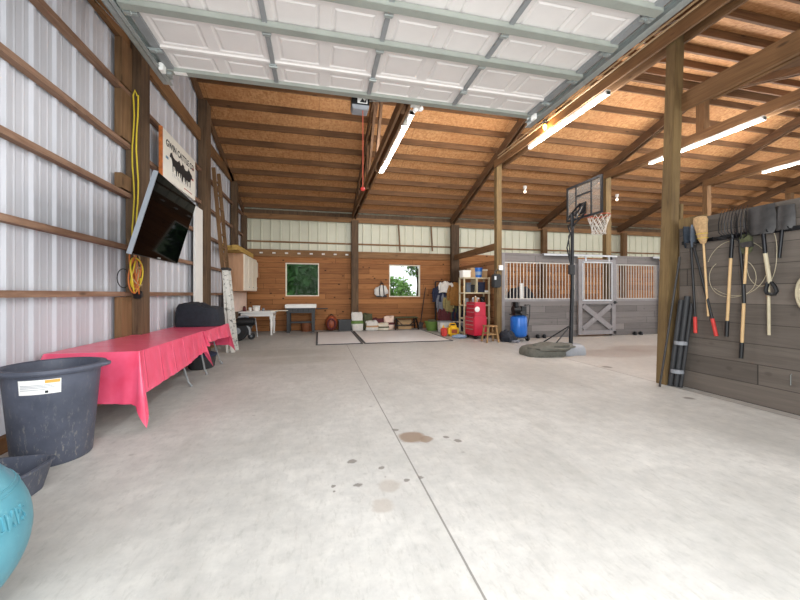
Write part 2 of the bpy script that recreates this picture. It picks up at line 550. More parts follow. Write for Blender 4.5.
        me.materials.append(M[mat] if isinstance(mat, str) else mat)
        o = bpy.data.objects.new(name, me)
        COL.objects.link(o)
        if parent is not None:
            o.parent = parent
            OFF[o.name] = o0
        else:
            o.location = o0
            OFF[o.name] = o0
        if label:
            o['label'] = label
        return o

def tag(o, label, cat, group=None, kind=None):
    o['label'] = label
    o['category'] = cat
    if group:
        o['group'] = group
    if kind:
        o['kind'] = kind
    return o

def T(name, label, cat, loc, group=None):
    o = bpy.data.objects.new(name, None)
    o.empty_display_size = 0.1
    COL.objects.link(o)
    o.location = loc
    OFF[o.name] = Vector(loc)
    return tag(o, label, cat, group)

def S(o):
    o['kind'] = 'structure'
    return o

KIDS = {}
def copy_tree(o, label=None, loc=None, rz=None, parent=None):
    c = o.copy()
    COL.objects.link(c)
    OFF[c.name] = OFF[o.name].copy()
    if parent is not None:
        c.parent = parent
    for ch in [q for q in COL.objects if q.parent == o]:
        copy_tree(ch, parent=c)
    if label:
        c['label'] = label
    if loc is not None:
        c.location = loc
        OFF[c.name] = Vector(loc)
    if rz is not None:
        c.rotation_euler = (0, 0, rz)
    return c

def text_mesh(body, size, extrude, mtx, name, mat, parent, warp=None, bold=0.0):
    cu = bpy.data.curves.new(name, 'FONT')
    cu.body = body
    cu.size = size
    cu.extrude = extrude
    cu.offset = bold
    cu.align_x = 'CENTER'
    cu.align_y = 'CENTER'
    cu.resolution_u = 3
    ob = bpy.data.objects.new(name + '_tmp', cu)
    COL.objects.link(ob)
    dg = bpy.context.evaluated_depsgraph_get()
    me = ob.evaluated_get(dg).to_mesh()
    vs = [v.co.copy() for v in me.vertices]
    fs = [tuple(p.vertices) for p in me.polygons]
    bpy.data.objects.remove(ob)
    bpy.data.curves.remove(cu)
    if warp:
        vs = [warp(v) for v in vs]
    mb = MB()
    mb.add(vs, fs, mtx)
    return mb.to(name, mat, parent, smooth=False)

def basis(o, ux, uy, uz):
    return Matrix(((ux[0], uy[0], uz[0], o[0]), (ux[1], uy[1], uz[1], o[1]), (ux[2], uy[2], uz[2], o[2]), (0, 0, 0, 1)))

ORD = ['first', 'second', 'third', 'fourth', 'fifth', 'sixth', 'seventh', 'eighth', 'ninth', 'tenth']

# ------------------------------------------------------------------ the barn shell
WX, BY, XR, FY = -2.55, 13.0, 20.5, -0.15
RY, SL, EZ = 6.55, 0.32, 4.2          # ridge, roof slope, underside of purlins at the eaves
def roofz(y):
    return EZ + SL * (BY - y) if y >= RY else EZ + SL * (BY - RY) - SL * (RY - y)

mb = MB()
mb.box((WX - 0.3, FY - 2.5, -0.15), (XR + 0.3, BY + 0.3, 0))
S(mb.to('floor', 'concrete', smooth=False, origin=(0, 0, 0)))
mb = MB()
mb.box((-45, -50, -0.4), (65, FY - 2.5, -0.02))
S(mb.to('ground', 'gravel', smooth=False, origin=(0, 0, 0)))
mb = MB()
mb.box((-45, BY + 0.3, -0.4), (65, 75, -0.05))
S(mb.to('lawn', 'grass', smooth=False, origin=(0, 0, 0)))

# roof deck, two slopes, with a purlin under each course
mb = MB()
for ya, yb in ((FY - 0.5, RY), (RY, BY + 0.5)):
    za, zb = roofz(ya) + 0.14, roofz(yb) + 0.14
    mb.add([(WX - .4, ya, za), (XR + .4, ya, za), (XR + .4, yb, zb), (WX - .4, yb, zb), (WX - .4, ya, za + .04), (XR + .4, ya, za + .04), (XR + .4, yb, zb + .04), (WX - .4, yb, zb + .04)],
           [(0, 3, 2, 1), (4, 5, 6, 7), (0, 1, 5, 4), (1, 2, 6, 5), (2, 3, 7, 6), (3, 0, 4, 7)])
ceil = S(mb.to('ceiling', 'osb', smooth=False, origin=(0, 0, 0)))
OFF['ceiling'] = Vector((0, 0, 0))
k = 0
py = BY - 0.19
while py > FY:
    z0 = roofz(py)
    if abs(py - RY) > 0.12:
        MB().box((WX, py - 0.02, z0 - 0.01), (XR, py + 0.02, z0 + 0.139)).to('purlin', 'purlin', ceil, smooth=False)
    py -= 0.585
MB().box((WX, RY - 0.03, roofz(RY) - 0.16), (XR, RY + 0.03, roofz(RY) + 0.13)).to('ridge_board', 'purlin', ceil, smooth=False)

def ribbed(u0, u1, pitch, amp, first):
    """(u, depth) profile of ribbed siding: one wide rib and two small ribs in every pitch"""
    pr = [(u0, 0.0)]
    u = first
    while u < u1 + pitch:
        for du, h in ((-0.040, 0), (-0.014, amp), (0.014, amp), (0.040, 0), (pitch * .33 - .016, 0), (pitch * .33, amp * .16), (pitch * .33 + .016, 0), (pitch * .66 - .016, 0), (pitch * .66, amp * .16), (pitch * .66 + .016, 0)):
            if u0 < u + du < u1:
                pr.append((u + du, h))
        u += pitch
    pr.append((u1, 0.0))
    return pr

# left wall: ribbed white steel following the gable
mb = MB()
pr = ribbed(FY, BY + 0.1, 0.2905, 0.02, 3.636 - 0.2905 * 14)
ext = []
for (u, h) in pr:
    ext.append((u, h))
    # break the run at the ridge
vs, fs = [], []
for u, h in ext:
    vs += [(WX + h - 0.03, u, 0.0), (WX + h - 0.03, u, roofz(u) + 0.13)]
for i in range(len(ext) - 1):
    fs.append((2 * i, 2 * i + 2, 2 * i + 3, 2 * i + 1))
mb.add(vs, fs)
# outer skin gives the wall its thickness
mb.add([(WX - .08, FY, 0), (WX - .08, BY + .1, 0), (WX - .08, BY + .1, EZ + .1), (WX - .08, RY, roofz(RY) + .13), (WX - .08, FY, roofz(FY) + .1)], [(0, 1, 2, 3, 4)])
wl = S(mb.to('wall_left', 'steel_wall', smooth=False, origin=(0, 0, 0)))
GZ = [0.62, 1.30, 1.92, 2.62, 3.28, 3.98]
for z in GZ:
    MB().box((WX - 0.005, FY, z - 0.03), (WX + 0.075, BY - .2, z + 0.03)).to('girt', 'girt', wl, smooth=False)
MB().box((WX - 0.005, FY, 4.62), (WX + 0.06, BY - 1.6, 4.86)).to('eave_girt', 'beamY', wl, smooth=False)
MB().box((WX - 0.005, FY, 0.0), (WX + 0.05, BY - .2, 0.13)).to('skirt_board', 'beamY', wl, smooth=False)
for y0, y1 in ((3.0, RY), (RY, BY - .1)):
    MB().beam((WX + .03, y0, roofz(y0) - .06), (WX + .03, y1, roofz(y1) - .06), .06, .18).to('gable_rafter', 'rafter', wl, smooth=False)

# back wall: pine boards below with two windows, cream steel above
W1 = (-1.15, 0.0, 1.22, 2.40)
W2 = (2.57, 3.78, 1.19, 2.40)
PT = 2.86
mb = MB()
mb.box((WX, BY, 0), (W1[0], BY + .1, PT)).box((W1[1], BY, 0), (W2[0], BY + .1, PT)).box((W2[1], BY, 0), (XR, BY + .1, PT))
for w in (W1, W2):
    mb.box((w[0], BY, 0), (w[1], BY + .1, w[2])).box((w[0], BY, w[3]), (w[1], BY + .1, PT))
wb = S(mb.to('wall_back', 'pine', smooth=False, origin=(0, 0, 0)))
pr = []
u = WX
while u < XR:
    pr += [(u, 0), (u + .235, 0), (u + .25, .03), (u + .285, .03), (u + .30, 0)]
    u += .3235
vs, fs = [], []
for u, h in pr:
    vs += [(u, BY + .05 - h, PT), (u, BY + .05 - h, EZ + .2)]
for i in range(len(pr) - 1):
    fs.append((2 * i, 2 * i + 1, 2 * i + 3, 2 * i + 2))
mbs = MB().add(vs, fs)
mbs.add([(WX, BY + .1, PT), (XR, BY + .1, PT), (XR, BY + .1, EZ + .2), (WX, BY + .1, EZ + .2)], [(0, 1, 2, 3)])
mbs.to('steel_siding', 'steel_back', wb, smooth=False)
MB().box((WX, BY - .04, 2.62), (5.2, BY, 2.86)).to('top_board', 'beamX', wb, smooth=False)
MB().box((WX, BY - .02, 3.11), (XR, BY + .03, 3.16)).to('girt', 'beamX', wb, smooth=False)
MB().box((WX, BY - .12, 3.90), (XR, BY - .08, 4.08)).to('header_board', 'beamX', wb, smooth=False)
MB().box((WX, BY - .07, 4.08), (XR, BY + .02, 4.23)).to('eave_shade_strip', 'postdark', wb, smooth=False)  # dark strip standing in for the shade between header and roof
for i, w in enumerate((W1, W2)):
    x0, x1, z0, z1 = w
    t_ = 0.035
    m_ = MB().box((x0, BY - .015, z0), (x0 + t_, BY + .12, z1)).box((x1 - t_, BY - .015, z0), (x1, BY + .12, z1))
    m_.box((x0 + t_, BY - .015, z0), (x1 - t_, BY + .12, z0 + t_)).box((x0 + t_, BY - .015, z1 - t_), (x1 - t_, BY + .12, z1))
    wo = S(m_.to('window_%d' % (i + 1), 'cream', smooth=False))
    OFF[wo.name] = wo.location.copy()
    MB().box((x0 + t_, BY + .08, z0 + t_), (x1 - t_, BY + .086, z1 - t_)).to('pane', 'glass', wo, smooth=False)

# right end wall, open where the aisle leaves the barn
mb = MB()
for a, b, z0 in ((FY, 4.2, 0), (9.1, BY, 0), (4.2, 9.1, 3.5)):
    ys = [a] + ([RY] if a < RY < b else []) + [b]
    n_ = len(ys)
    vs = [(XR, q, z0) for q in ys] + [(XR, q, roofz(q) + .13) for q in ys] + [(XR + .08, q, z0) for q in ys] + [(XR + .08, q, roofz(q) + .13) for q in ys]
    fs = []
    for i in range(n_ - 1):
        fs += [(i, i + 1, n_ + i + 1, n_ + i), (2 * n_ + i, 3 * n_ + i, 3 * n_ + i + 1, 2 * n_ + i + 1)]
    mb.add(vs, fs)
S(mb.to('wall_right', 'steel_back', smooth=False, origin=(0, 0, 0)))
# front wall: jambs either side of the overhead door and the header over it
mb = MB()
mb.box((WX, FY - .1, 0), (-1.95, FY, 4.2)).box((3.5, FY - .1, 0), (5.0, FY, 4.2)).box((-1.95, FY - .1, 3.75), (3.5, FY, 4.2))
S(mb.to('wall_front', 'steel_wall', smooth=False, origin=(0, 0, 0)))

# ------------------------------------------------------------------ posts
def post(x0, x1, y0, y1, z1, label, mat='beamZ', x2=None):
    m_ = MB()
    dx = 0 if x2 is None else x2
    m_.add([(x0, y0, 0), (x1, y0, 0), (x1, y1, 0), (x0, y1, 0), (x0 + dx, y0, z1), (x1 + dx, y0, z1), (x1 + dx, y1, z1), (x0 + dx, y1, z1)],
           [(0, 3, 2, 1), (4, 5, 6, 7), (0, 1, 5, 4), (1, 2, 6, 5), (2, 3, 7, 6), (3, 0, 4, 7)])
    return tag(m_.to('post', mat, smooth=False, bev=0.006), label, 'post', 'posts holding up the barn roof')
p1 = post(WX + .003, WX + .19, 5.46, 5.72, roofz(5.5) - .05, 'square wooden wall post beside the television, yellow cord hanging on it', 'postdark')
post(WX + .003, WX + .17, 8.38, 8.72, roofz(8.72) - .05, 'wooden wall post just right of the white sign, tall white panel beside it', 'postdark')
post(WX + .003, WX + .17, 11.25, 11.5, roofz(11.5) - .05, 'wooden wall post rising behind the wall cabinets', 'postdark')
post(WX + .003, WX + .16, 12.7, 12.9, 3.95, 'dark wooden post standing in the back left corner', 'postdark')
post(1.14, 1.39, 12.72, 12.88, 3.96, 'wooden back wall post between the two windows', 'postdark')
post(4.96, 5.28, 12.72, 12.88, 3.96, 'wooden back wall post behind the hanging coats', 'postdark')
post(8.92, 9.14, 12.72, 12.88, 3.96, 'wooden back wall post seen above the sliding stall door')
post(12.87, 13.09, 12.72, 12.88, 3.96, 'wooden back wall post seen above the right end of the stalls')
pa = post(4.81, 4.965, 4.04, 4.19, 5.15, 'tall greenish treated post at the end of the grey tool wall', 'treated', 0.2)
post(4.95, 5.11, 9.18, 9.34, roofz(9.27) - .235, 'treated post at left corner of the stalls, black box hung on it', 'treated')
post(8.81, 9.0, 9.34, 9.5, roofz(9.42) - .235, 'post rising above the stall front just right of the basketball net', 'treated')
post(12.7, 12.88, 9.2, 9.36, roofz(9.28) - .235, 'post under the roof seen left above the grey tool wall', 'beamZ')
post(16.55, 16.73, 9.2, 9.36, roofz(9.28) - .235, 'most distant post, seen right above the grey tool wall', 'beamZ')
# short blocks nailed to the side of the first wall post
for z0, z1 in ((3.33, 3.94), (2.67, 2.86), (4.03, 4.6), (0.66, 1.26)):
    MB().box((WX + .003, 5.2, z0), (WX + .085, 5.455, z1)).to('post_block', 'beamZ', p1, smooth=False)
# board nailed up the right face of the treated post
MB().add([(4.985, 4.04, 0.02), (5.035, 4.04, 0.02), (5.035, 4.2, 0.02), (4.985, 4.2, 0.02), (5.085, 4.04, 2.6), (5.135, 4.04, 2.6), (5.135, 4.2, 2.6), (5.085, 4.2, 2.6)],
         [(0, 3, 2, 1), (4, 5, 6, 7), (0, 1, 5, 4), (1, 2, 6, 5), (2, 3, 7, 6), (3, 0, 4, 7)]).to('nailed_board', 'treated', pa, smooth=False)

# ------------------------------------------------------------------ rafters, tie beams
def rafter(x, label, slopes=((RY, BY - .04),)):
    r = T('rafter', label, 'rafter', (x, BY - .04, roofz(BY)), 'pairs of roof rafters')
    for (ya, yb) in slopes:
        for dx in (-.062, .062):
            a = (x + dx, ya, roofz(ya) - .125)
            b = (x + dx, yb, roofz(yb) - .125)
            MB().beam(a, b, .04, .22).to('rafter_board', 'rafter', r, smooth=False)
        n_ = 5
        for i in range(1, n_):
            t_ = i / n_
            y_ = ya + (yb - ya) * t_
            MB().cbox((x, y_, roofz(y_) - .135), (.083, .3, .14), rx=math.atan(-SL if ya >= RY else SL)).to('spacer_block', 'rafter', r, smooth=False)
    return r
both = ((RY, BY - .04), (FY + .1, RY))
rafter(5.05, 'double rafter running up from the back wall post behind the coats', both)
rafter(8.9, 'double rafter rising behind the basketball backboard', both)
rafter(12.8, 'double rafter rising to the right of the tall treated post', both)
rafter(16.65, 'double rafter at far right above the farthest lit tube', both)
tr = T('roof_truss', 'brown roof truss with level lower chord behind the door opener', 'truss', (1.25, BY - .04, 4.08))
for sl_ in both:
    for dx in (-.05, .05):
        MB().beam((1.25 + dx, sl_[0], roofz(sl_[0]) - .115), (1.25 + dx, sl_[1], roofz(sl_[1]) - .115), .04, .2).to('top_chord', 'rafter', tr, smooth=False)
for dx in (-.06, .06):
    MB().box((1.25 + dx - .02, 0.1, 4.07), (1.25 + dx + .02, BY - .13, 4.25)).to('bottom_chord', 'beamY', tr, smooth=False)
for ya, yb in ((11.2, 11.2), (9.3, 9.3), (7.9, 6.6), (5.2, 6.5), (9.25, 7.95), (3.8, 3.8), (3.8, 5.1)):
    MB().beam((1.25, ya, 4.1), (1.25, yb, roofz(yb) - .12), .055, .14, (0, 1, 0)).to('web', 'rafter', tr, smooth=False)
def tie(x, y0, y1, label, z0=4.93, z1=5.15, stub=True):
    t_ = T('tie_beam', label, 'beam', (x, y1, z0), 'level beams along the post rows')
    for dx in (-.11, .11):
        MB().box((x + dx - .02, y0, z0), (x + dx + .02, y1, z1)).to('beam_board', 'beamY', t_, smooth=False)
    if stub:
        MB().box((x - .085, RY - .09, z0 + .02), (x + .085, RY + .09, roofz(RY) - .24)).to('king_post', 'beamZ', t_, smooth=False)
    return t_
tie(5.05, 0.3, 9.3, 'level double beam from the stall corner post over the tall treated post')
tie(8.9, 3.6, 9.4, 'level double beam behind the treated post that carries the long lit tube')
tie(12.8, 3.6, 9.3, 'level double beam at far right beside the farthest lit tube')
tie(16.65, 3.6, 9.3, 'most distant level double beam at the right edge')
t_ = T('tie_beam', 'wide low beam running from the tall treated post toward the camera', 'beam', (5.13, 4.2, 3.94))
MB().box((5.10, 0.0, 3.94), (5.16, 4.2, 4.19)).to('beam_board', 'beamY', t_, smooth=False)
MB().box((5.20, 0.0, 3.94), (5.25, 3.7, 4.17)).to('beam_board', 'beamY', t_, smooth=False)
tag(MB().add([(5.26, 3.25, 4.0), (5.26, 1.6, 4.0), (6.9, 1.8, 4.0), (5.26, 3.25, 4.03), (5.26, 1.6, 4.03), (6.9, 1.8, 4.03)],
             [(0, 1, 2), (3, 5, 4), (0, 3, 4, 1), (1, 4, 5, 2), (2, 5, 3, 0)]).to('corner_gusset', 'rafter', smooth=False), 'dark brown triangular panel fixed to the low beam at upper right', 'panel')
tag(MB().box((5.06, 9.4, 2.6), (5.12, 12.7, 2.8)).to('side_rail', 'beamY', smooth=False), 'level rail above the side of the stalls, behind the shelf', 'rail')
tag(MB().box((5.3, 9.42, 0), (5.36, 12.97, 2.34)).to('stall_side_wall', 'pineY', smooth=False), 'pine board side of the first stall behind the beige shelf', 'partition')
for xx, zb in ((2.98, 2.9), (4.26, 2.95)):
    tag(MB().beam((xx - .06, BY - .06, 3.98), (xx, BY - .06, zb), .05, .03, (0, 1, 0)).to('hanging_stick', 'beamZ', smooth=False),
        'thin stick hanging under the header %s the right window' % ('left, above' if xx < 3.5 else 'to the right of'), 'stick')
# conduits along the post row
for i, (dx, dz) in enumerate(((-.16, 5.12), (-.16, 5.2))):
    tag(MB().tube([(5.05 + dx, 0.6, dz), (5.05 + dx, 4.1, dz), (5.05 + dx, 9.0, dz - .02)], .016, 8).to('conduit', 'tancord'),
        ('lower' if i == 0 else 'upper') + ' tan conduit running along the beam beside the door track', 'conduit')

# ------------------------------------------------------------------ overhead door, raised
DX = [-1.75, -0.53, 0.66, 1.89, 3.12]
DYS = [4.84, 4.41, 3.87, 3.345, 2.83, 2.31, 1.79, 1.27, 0.75, 0.3]
DZ = 4.03
gd = S(T('door_1', 'raised white overhead garage door with raised panels and grey struts', 'garage door', (0.69, 4.84, DZ)))
for i in range(len(DYS) - 1):
    y1, y0 = DYS[i], DYS[i + 1]
    m_ = MB().box((DX[0], y0 + .004, DZ + .034), (DX[-1], y1 - .004, DZ + .05))
    zf, zg = DZ + .012, DZ + .024
    v0, v1 = y0 + .075, y1 - .085
    m_.box((DX[0], y0 + .004, zf), (DX[-1], v0, DZ + .034)).box((DX[0], v1, zf), (DX[-1], y1 - .004, DZ + .034))
    us = [DX[0]]
    for b in range(4):
        xa, xb = DX[b] + .03, DX[b + 1] - .03
        hw = (xb - xa) / 2
        for q in range(2):
            u0, u1 = xa + q * hw + .055, xa + (q + 1) * hw - .055
            us += [u0, u1]
            vs, fs = [], []
            for ins, z_ in ((0, zf), (.02, zg), (.032, zg), (.05, zf + .001)):
                vs += [(u0 + ins, v0 + ins * .8, z_), (u1 - ins, v0 + ins * .8, z_), (u1 - ins, v1 - ins * .8, z_), (u0 + ins, v1 - ins * .8, z_)]
            for r_ in range(3):
                for k in range(4):
                    k2 = (k + 1) % 4
                    fs.append((r_ * 4 + k, r_ * 4 + k2, r_ * 4 + 4 + k2, r_ * 4 + 4 + k))
            fs.append((12, 13, 14, 15))
            m_.add(vs, fs)
    us.append(DX[-1])
    for k in range(0, len(us), 2):
        m_.box((us[k], v0, zf), (us[k + 1], v1, DZ + .034))
    # folded lip of the section at the joint
    m_.box((DX[0], y1 - .05, DZ - .012), (DX[-1], y1 - .012, DZ + .012))
    m_.to('door_section', 'doorpanel', gd, smooth=False, bev=0.0)
    for b, xs in enumerate(DX):
        w_ = .024 if 0 < b < 4 else .045
        MB().box((xs - w_, y0 + .01, DZ - .02), (xs + w_, y1 - .01, DZ + .011)).to('stile', 'stile', gd, smooth=False)
        if i > 0 or True:
            hm = MB().box((xs - .04, y0 - .03, DZ - .035), (xs + .04, y0 + .035, DZ - .021))
            hm.tube([(xs - .045, y0, DZ - .03), (xs + .045, y0, DZ - .03)], .012, 8)
            hm.to('hinge', 'galv', gd)
    if i >= 2:
        yc = y1 - .10
        MB().box((DX[0] - .06, yc - .042, DZ - .05), (DX[-1] + .06, yc - .037, DZ + .005)).box((DX[0] - .06, yc + .037, DZ - .05), (DX[-1] + .06, yc + .042, DZ + .005)).box((DX[0] - .06, yc - .042, DZ - .054), (DX[-1] + .06, yc + .042, DZ - .048)).to('strut', 'strut', gd, smooth=False)
MB().box((DX[0] - .04, DYS[0] - .08, DZ - .03), (DX[-1] + .04, DYS[0] + .012, DZ + .055)).to('bottom_retainer', 'strut', gd, smooth=False)
for sx, xr in ((-1, DX[0]), (1, DX[-1])):
    for yy in DYS[:-1]:
        yr = yy - .02
        MB().cbox((xr + sx * .03, yr, DZ - .045), (.06, .05, .03)).tube([(xr, yr, DZ - .04), (xr + sx * .1, yr, DZ - .02)], .009, 8).to('roller_bracket', 'galv', gd)
MB().cbox((DX[0] - .06, 4.70, DZ - .05), (.05, .09, .09)).to('cable_bracket', 'white', gd, bev=.006)
MB().cbox((DX[-1] + .05, 4.74, DZ - .05), (.05, .09, .09)).to('cable_bracket', 'white', gd, bev=.006)
MB().box((DX[0] + .03, 4.775, DZ - .034), (DX[0] + .17, 4.835, DZ - .0301)).to('sticker', 'label', gd, smooth=False)
for sx, xr, lab in ((-1, -1.86, 'left'), (1, 3.26, 'right')):
    tk = T('door_track', 'galvanised overhead door track on the %s side of the raised door' % lab, 'door track', (xr, 5.0, DZ - .05), 'door tracks')
    m_ = MB().box((xr - .004, 0.2, DZ - .06), (xr + .004, 5.05, DZ + .02))
    m_.box((xr - (.04 if sx > 0 else 0), 0.2, DZ - .064), (xr + (0 if sx > 0 else .04), 5.05, DZ - .056)).box((xr - (.04 if sx > 0 else 0), 0.2, DZ + .016), (xr + (0 if sx > 0 else .04), 5.05, DZ + .024))
    m_.to('rail', 'galv', tk, smooth=False)
    xo = xr + sx * .06
    MB().box((xo - .03, 0.2, DZ - .03), (xo + .03, 5.1, DZ - .024)).box((xo + sx * .026, 0.2, DZ - .03), (xo + sx * .032, 5.1, DZ + .05)).to('support_angle', 'galv', tk, smooth=False)
    for yy in (1.6, 4.7):
        xt = WX + .02 if sx < 0 else xo
        MB().beam((xo, yy, DZ + .03), (xt if sx < 0 else xo, yy, roofz(yy) - .02 if sx > 0 else 4.7), .035, .005).to('hanger', 'galv', tk, smooth=False)

# door opener hung behind the raised door
op = T('door_opener', 'black and grey door opener hanging just behind the raised door', 'door opener', (0.575, 5.1, 3.92))
MB().box((.45, 4.98, 3.98), (.70, 5.2, 4.13)).to('housing', 'black', op, bev=.012)
MB().add([(.47, 4.985, 3.92), (.68, 4.985, 3.92), (.68, 5.17, 3.92), (.47, 5.17, 3.92), (.45, 4.975, 3.98), (.70, 4.975, 3.98), (.70, 5.2, 3.98), (.45, 5.2, 3.98)],
         [(0, 3, 2, 1), (4, 5, 6, 7), (0, 1, 5, 4), (1, 2, 6, 5), (2, 3, 7, 6), (3, 0, 4, 7)]).to('light_cover', 'greyplastic', op, bev=.006)
lb = MB().box((.53, 4.974, 4.0), (.67, 4.978, 4.09)).to('label_plate', 'label', op, smooth=False)
MB().prism([(.56, 4.01), (.60, 4.07), (.63, 4.03), (.66, 4.085), (.655, 4.01)], .002, Matrix.Translation((0, 4.971, 0))).to('mark', 'ink', lb, smooth=False)
for yy in (5.05, 5.17):
    MB().beam((.50, yy, 4.125), (1.18, yy, 4.2), .03, .006).to('strap', 'galv', op, smooth=False)
MB().tube([(.61, 5.02, 3.93), (.612, 5.02, 3.3), (.61, 5.02, 2.83)], .006, 6).to('pull_cord', 'red_cord', op)
MB().ball((.61, 5.02, 2.80), (.035, .035, .03), 12).to('pull_handle', 'redgrip', op)

# ------------------------------------------------------------------ lights
def tube_light(x, y0, y1, z, on, label, power, cross=.09):
    L = T('tube_light', label, 'light fixture', (x, (y0 + y1) / 2, z))
    m_ = MB().box((x - cross / 2, y0, z + .045), (x + cross / 2, y1, z + .085))
    m_.box((x - .035, y0, z + .005), (x + .035, y1, z + .05))
    m_.box((x - cross / 2, y0, z + .0), (x + cross / 2, y0 + .02, z + .06)).box((x - cross / 2, y1 - .02, z), (x + cross / 2, y1, z + .06))
    m_.to('housing', 'white', L, smooth=False)
    for s_ in (-.03, .03):
        MB().tube([(x + s_, y0 + .02, z + .018), (x + s_, y1 - .02, z + .018)], .015, 10).to('tube', 'tube_on' if on else 'tube_off', L)
    for k in range(3):
        pl = bpy.data.lights.new('tube_glow', 'POINT')
        pl.energy = power / 3
        pl.color = (.96, .97, 1.0)
        pl.shadow_soft_size = .12
        po = bpy.data.objects.new('tube_glow', pl)
        COL.objects.link(po)
        po.parent = L
        po.location = Vector((x, y0 + (y1 - y0) * (k + .5) / 3, z - .16)) - OFF[L.name]
    return L
tl = tube_light(1.52, 5.7, 8.6, 4.30, False, 'white tube light on the roof truss behind the raised door', 160)
for yb in (5.9, 8.3):
    MB().box((1.33, yb, 4.2), (1.5, yb + .04, 4.385)).to('bracket', 'galv', tl, smooth=False)
tube_light(5.0, 5.25, 7.65, 4.835, False, 'white tube light beside the lit warm bulb near the right door track', 160)
tube_light(8.82, 5.3, 7.85, 4.835, True, 'long lit tube light seen behind the tall treated post', 200)
tube_light(12.72, 5.3, 7.7, 4.835, True, 'lit tube light at the far right edge', 200)
lb = T('light_bulb', 'glowing warm bulb in a socket beside the tube light near the right door track', 'bulb', (4.88, 6.84, 4.96))
MB().lathe([(.02, 0), (.035, .03), (.045, .06), (.04, .09), (.02, .115), (.004, .12)], (4.85, 6.84, 4.92), 14).to('bulb', 'bulb', lb)
MB().lathe([(.03, 0), (.035, .04), (.05, .05), (.05, .065)], (4.85, 6.84, 5.035), 14).box((4.80, 6.8, 5.09), (4.96, 6.88, 5.12)).to('socket', 'black', lb)
pl = bpy.data.lights.new('bulb_glow', 'POINT')
pl.energy = 25
pl.color = (1, .6, .25)
pl.shadow_soft_size = .05
po = bpy.data.objects.new('bulb_glow', pl)
COL.objects.link(po)
po.parent = lb
po.location = (-.03, 0, -.1)
for (bx, by), lab in (((6.92, 10.86), 'small white bulb under the roof left of the basketball backboard'), ((10.78, 10.93), 'small white bulb under the roof right of the basketball net')):
    zb = roofz(by) + .06
    lb = T('light_bulb', lab, 'bulb', (bx, by, zb - .16), 'bulbs under the roof')
    MB().ball((bx, by, zb - .12), .05, 12).to('bulb', 'bulb_small', lb)
    MB().lathe([(.03, 0), (.035, .05), (.06, .06), (.06, .145)], (bx, by, zb - .07), 12).to('socket', 'white', lb)
fl = T('flood_lamp', 'small white twin head lamp on truss end above the tube light', 'lamp', (1.40, 4.95, 3.95))
for dx, dz in ((-.04, .0), (.05, .03)):
    MB().ball((1.40 + dx, 4.93, 3.97 + dz), (.032, .045, .036), 12).to('lamp_head', 'white', fl)
MB().cbox((1.40, 4.99, 4.04), (.09, .03, .09)).box((1.31, 4.98, 4.05), (1.42, 5.02, 4.1)).tube([(1.36, 4.95, 3.97), (1.40, 4.98, 4.03), (1.455, 4.95, 4.0)], .012, 6).to('base', 'white', fl)

# ------------------------------------------------------------------ stall fronts
def grille(x0, x1, z0, z1, y, n, parent):
    gr = MB().box((x0, y - .02, z0), (x0 + .035, y + .02, z1)).box((x1 - .035, y - .02, z0), (x1, y + .02, z1)).box((x0 + .035, y - .02, z0), (x1 - .035, y + .02, z0 + .04)).box((x0 + .035, y - .02, z1 - .04), (x1 - .035, y + .02, z1)).to('grille', 'barsteel', parent, smooth=False)
    OFF[gr.name] = OFF[parent.name]
    for i in range(n):
        xb = x0 + .035 + (x1 - x0 - .07) * (i + .5) / n
        MB().tube([(xb, y, z0 + .03), (xb, y, z1 - .03)], .0125, 8).to('bar', 'barsteel', gr)
    return gr
def stall(x0, x1, gx0, gx1, n, label):
    y = 9.29
    st = T('stall_front', label, 'stall front', ((x0 + x1) / 2, y, 0), 'horse stall fronts')
    MB().box((x0, y - .025, 0.01), (x1, y + .025, 1.10)).to('lower_boards', 'greyplank', st, smooth=False)
    MB().box((x0, y - .035, 1.08), (x1, y + .035, 1.15)).to('sill_rail', 'greywood', st, smooth=False)
    MB().box((x0, y - .03, 2.24), (x1, y + .03, 2.50)).to('top_board', 'greyplank', st, smooth=False)
    MB().box((x0, y - .035, 1.15), (gx0, y + .035, 2.24)).box((gx1, y - .035, 1.15), (x1, y + .035, 2.24)).box((x0, y - .04, 0), (x0 + .09, y + .03, 2.5)).to('stile', 'greywood', st, smooth=False)
    grille(gx0, gx1, 1.13, 2.245, y, n, st)
    return st
stall(5.15, 7.70, 5.24, 7.60, 21, 'long grey stall front with bars, blue compressor in front of it')
stall(8.95, 10.78, 9.12, 10.68, 15, 'grey stall front with bars right of the cross braced stall door')

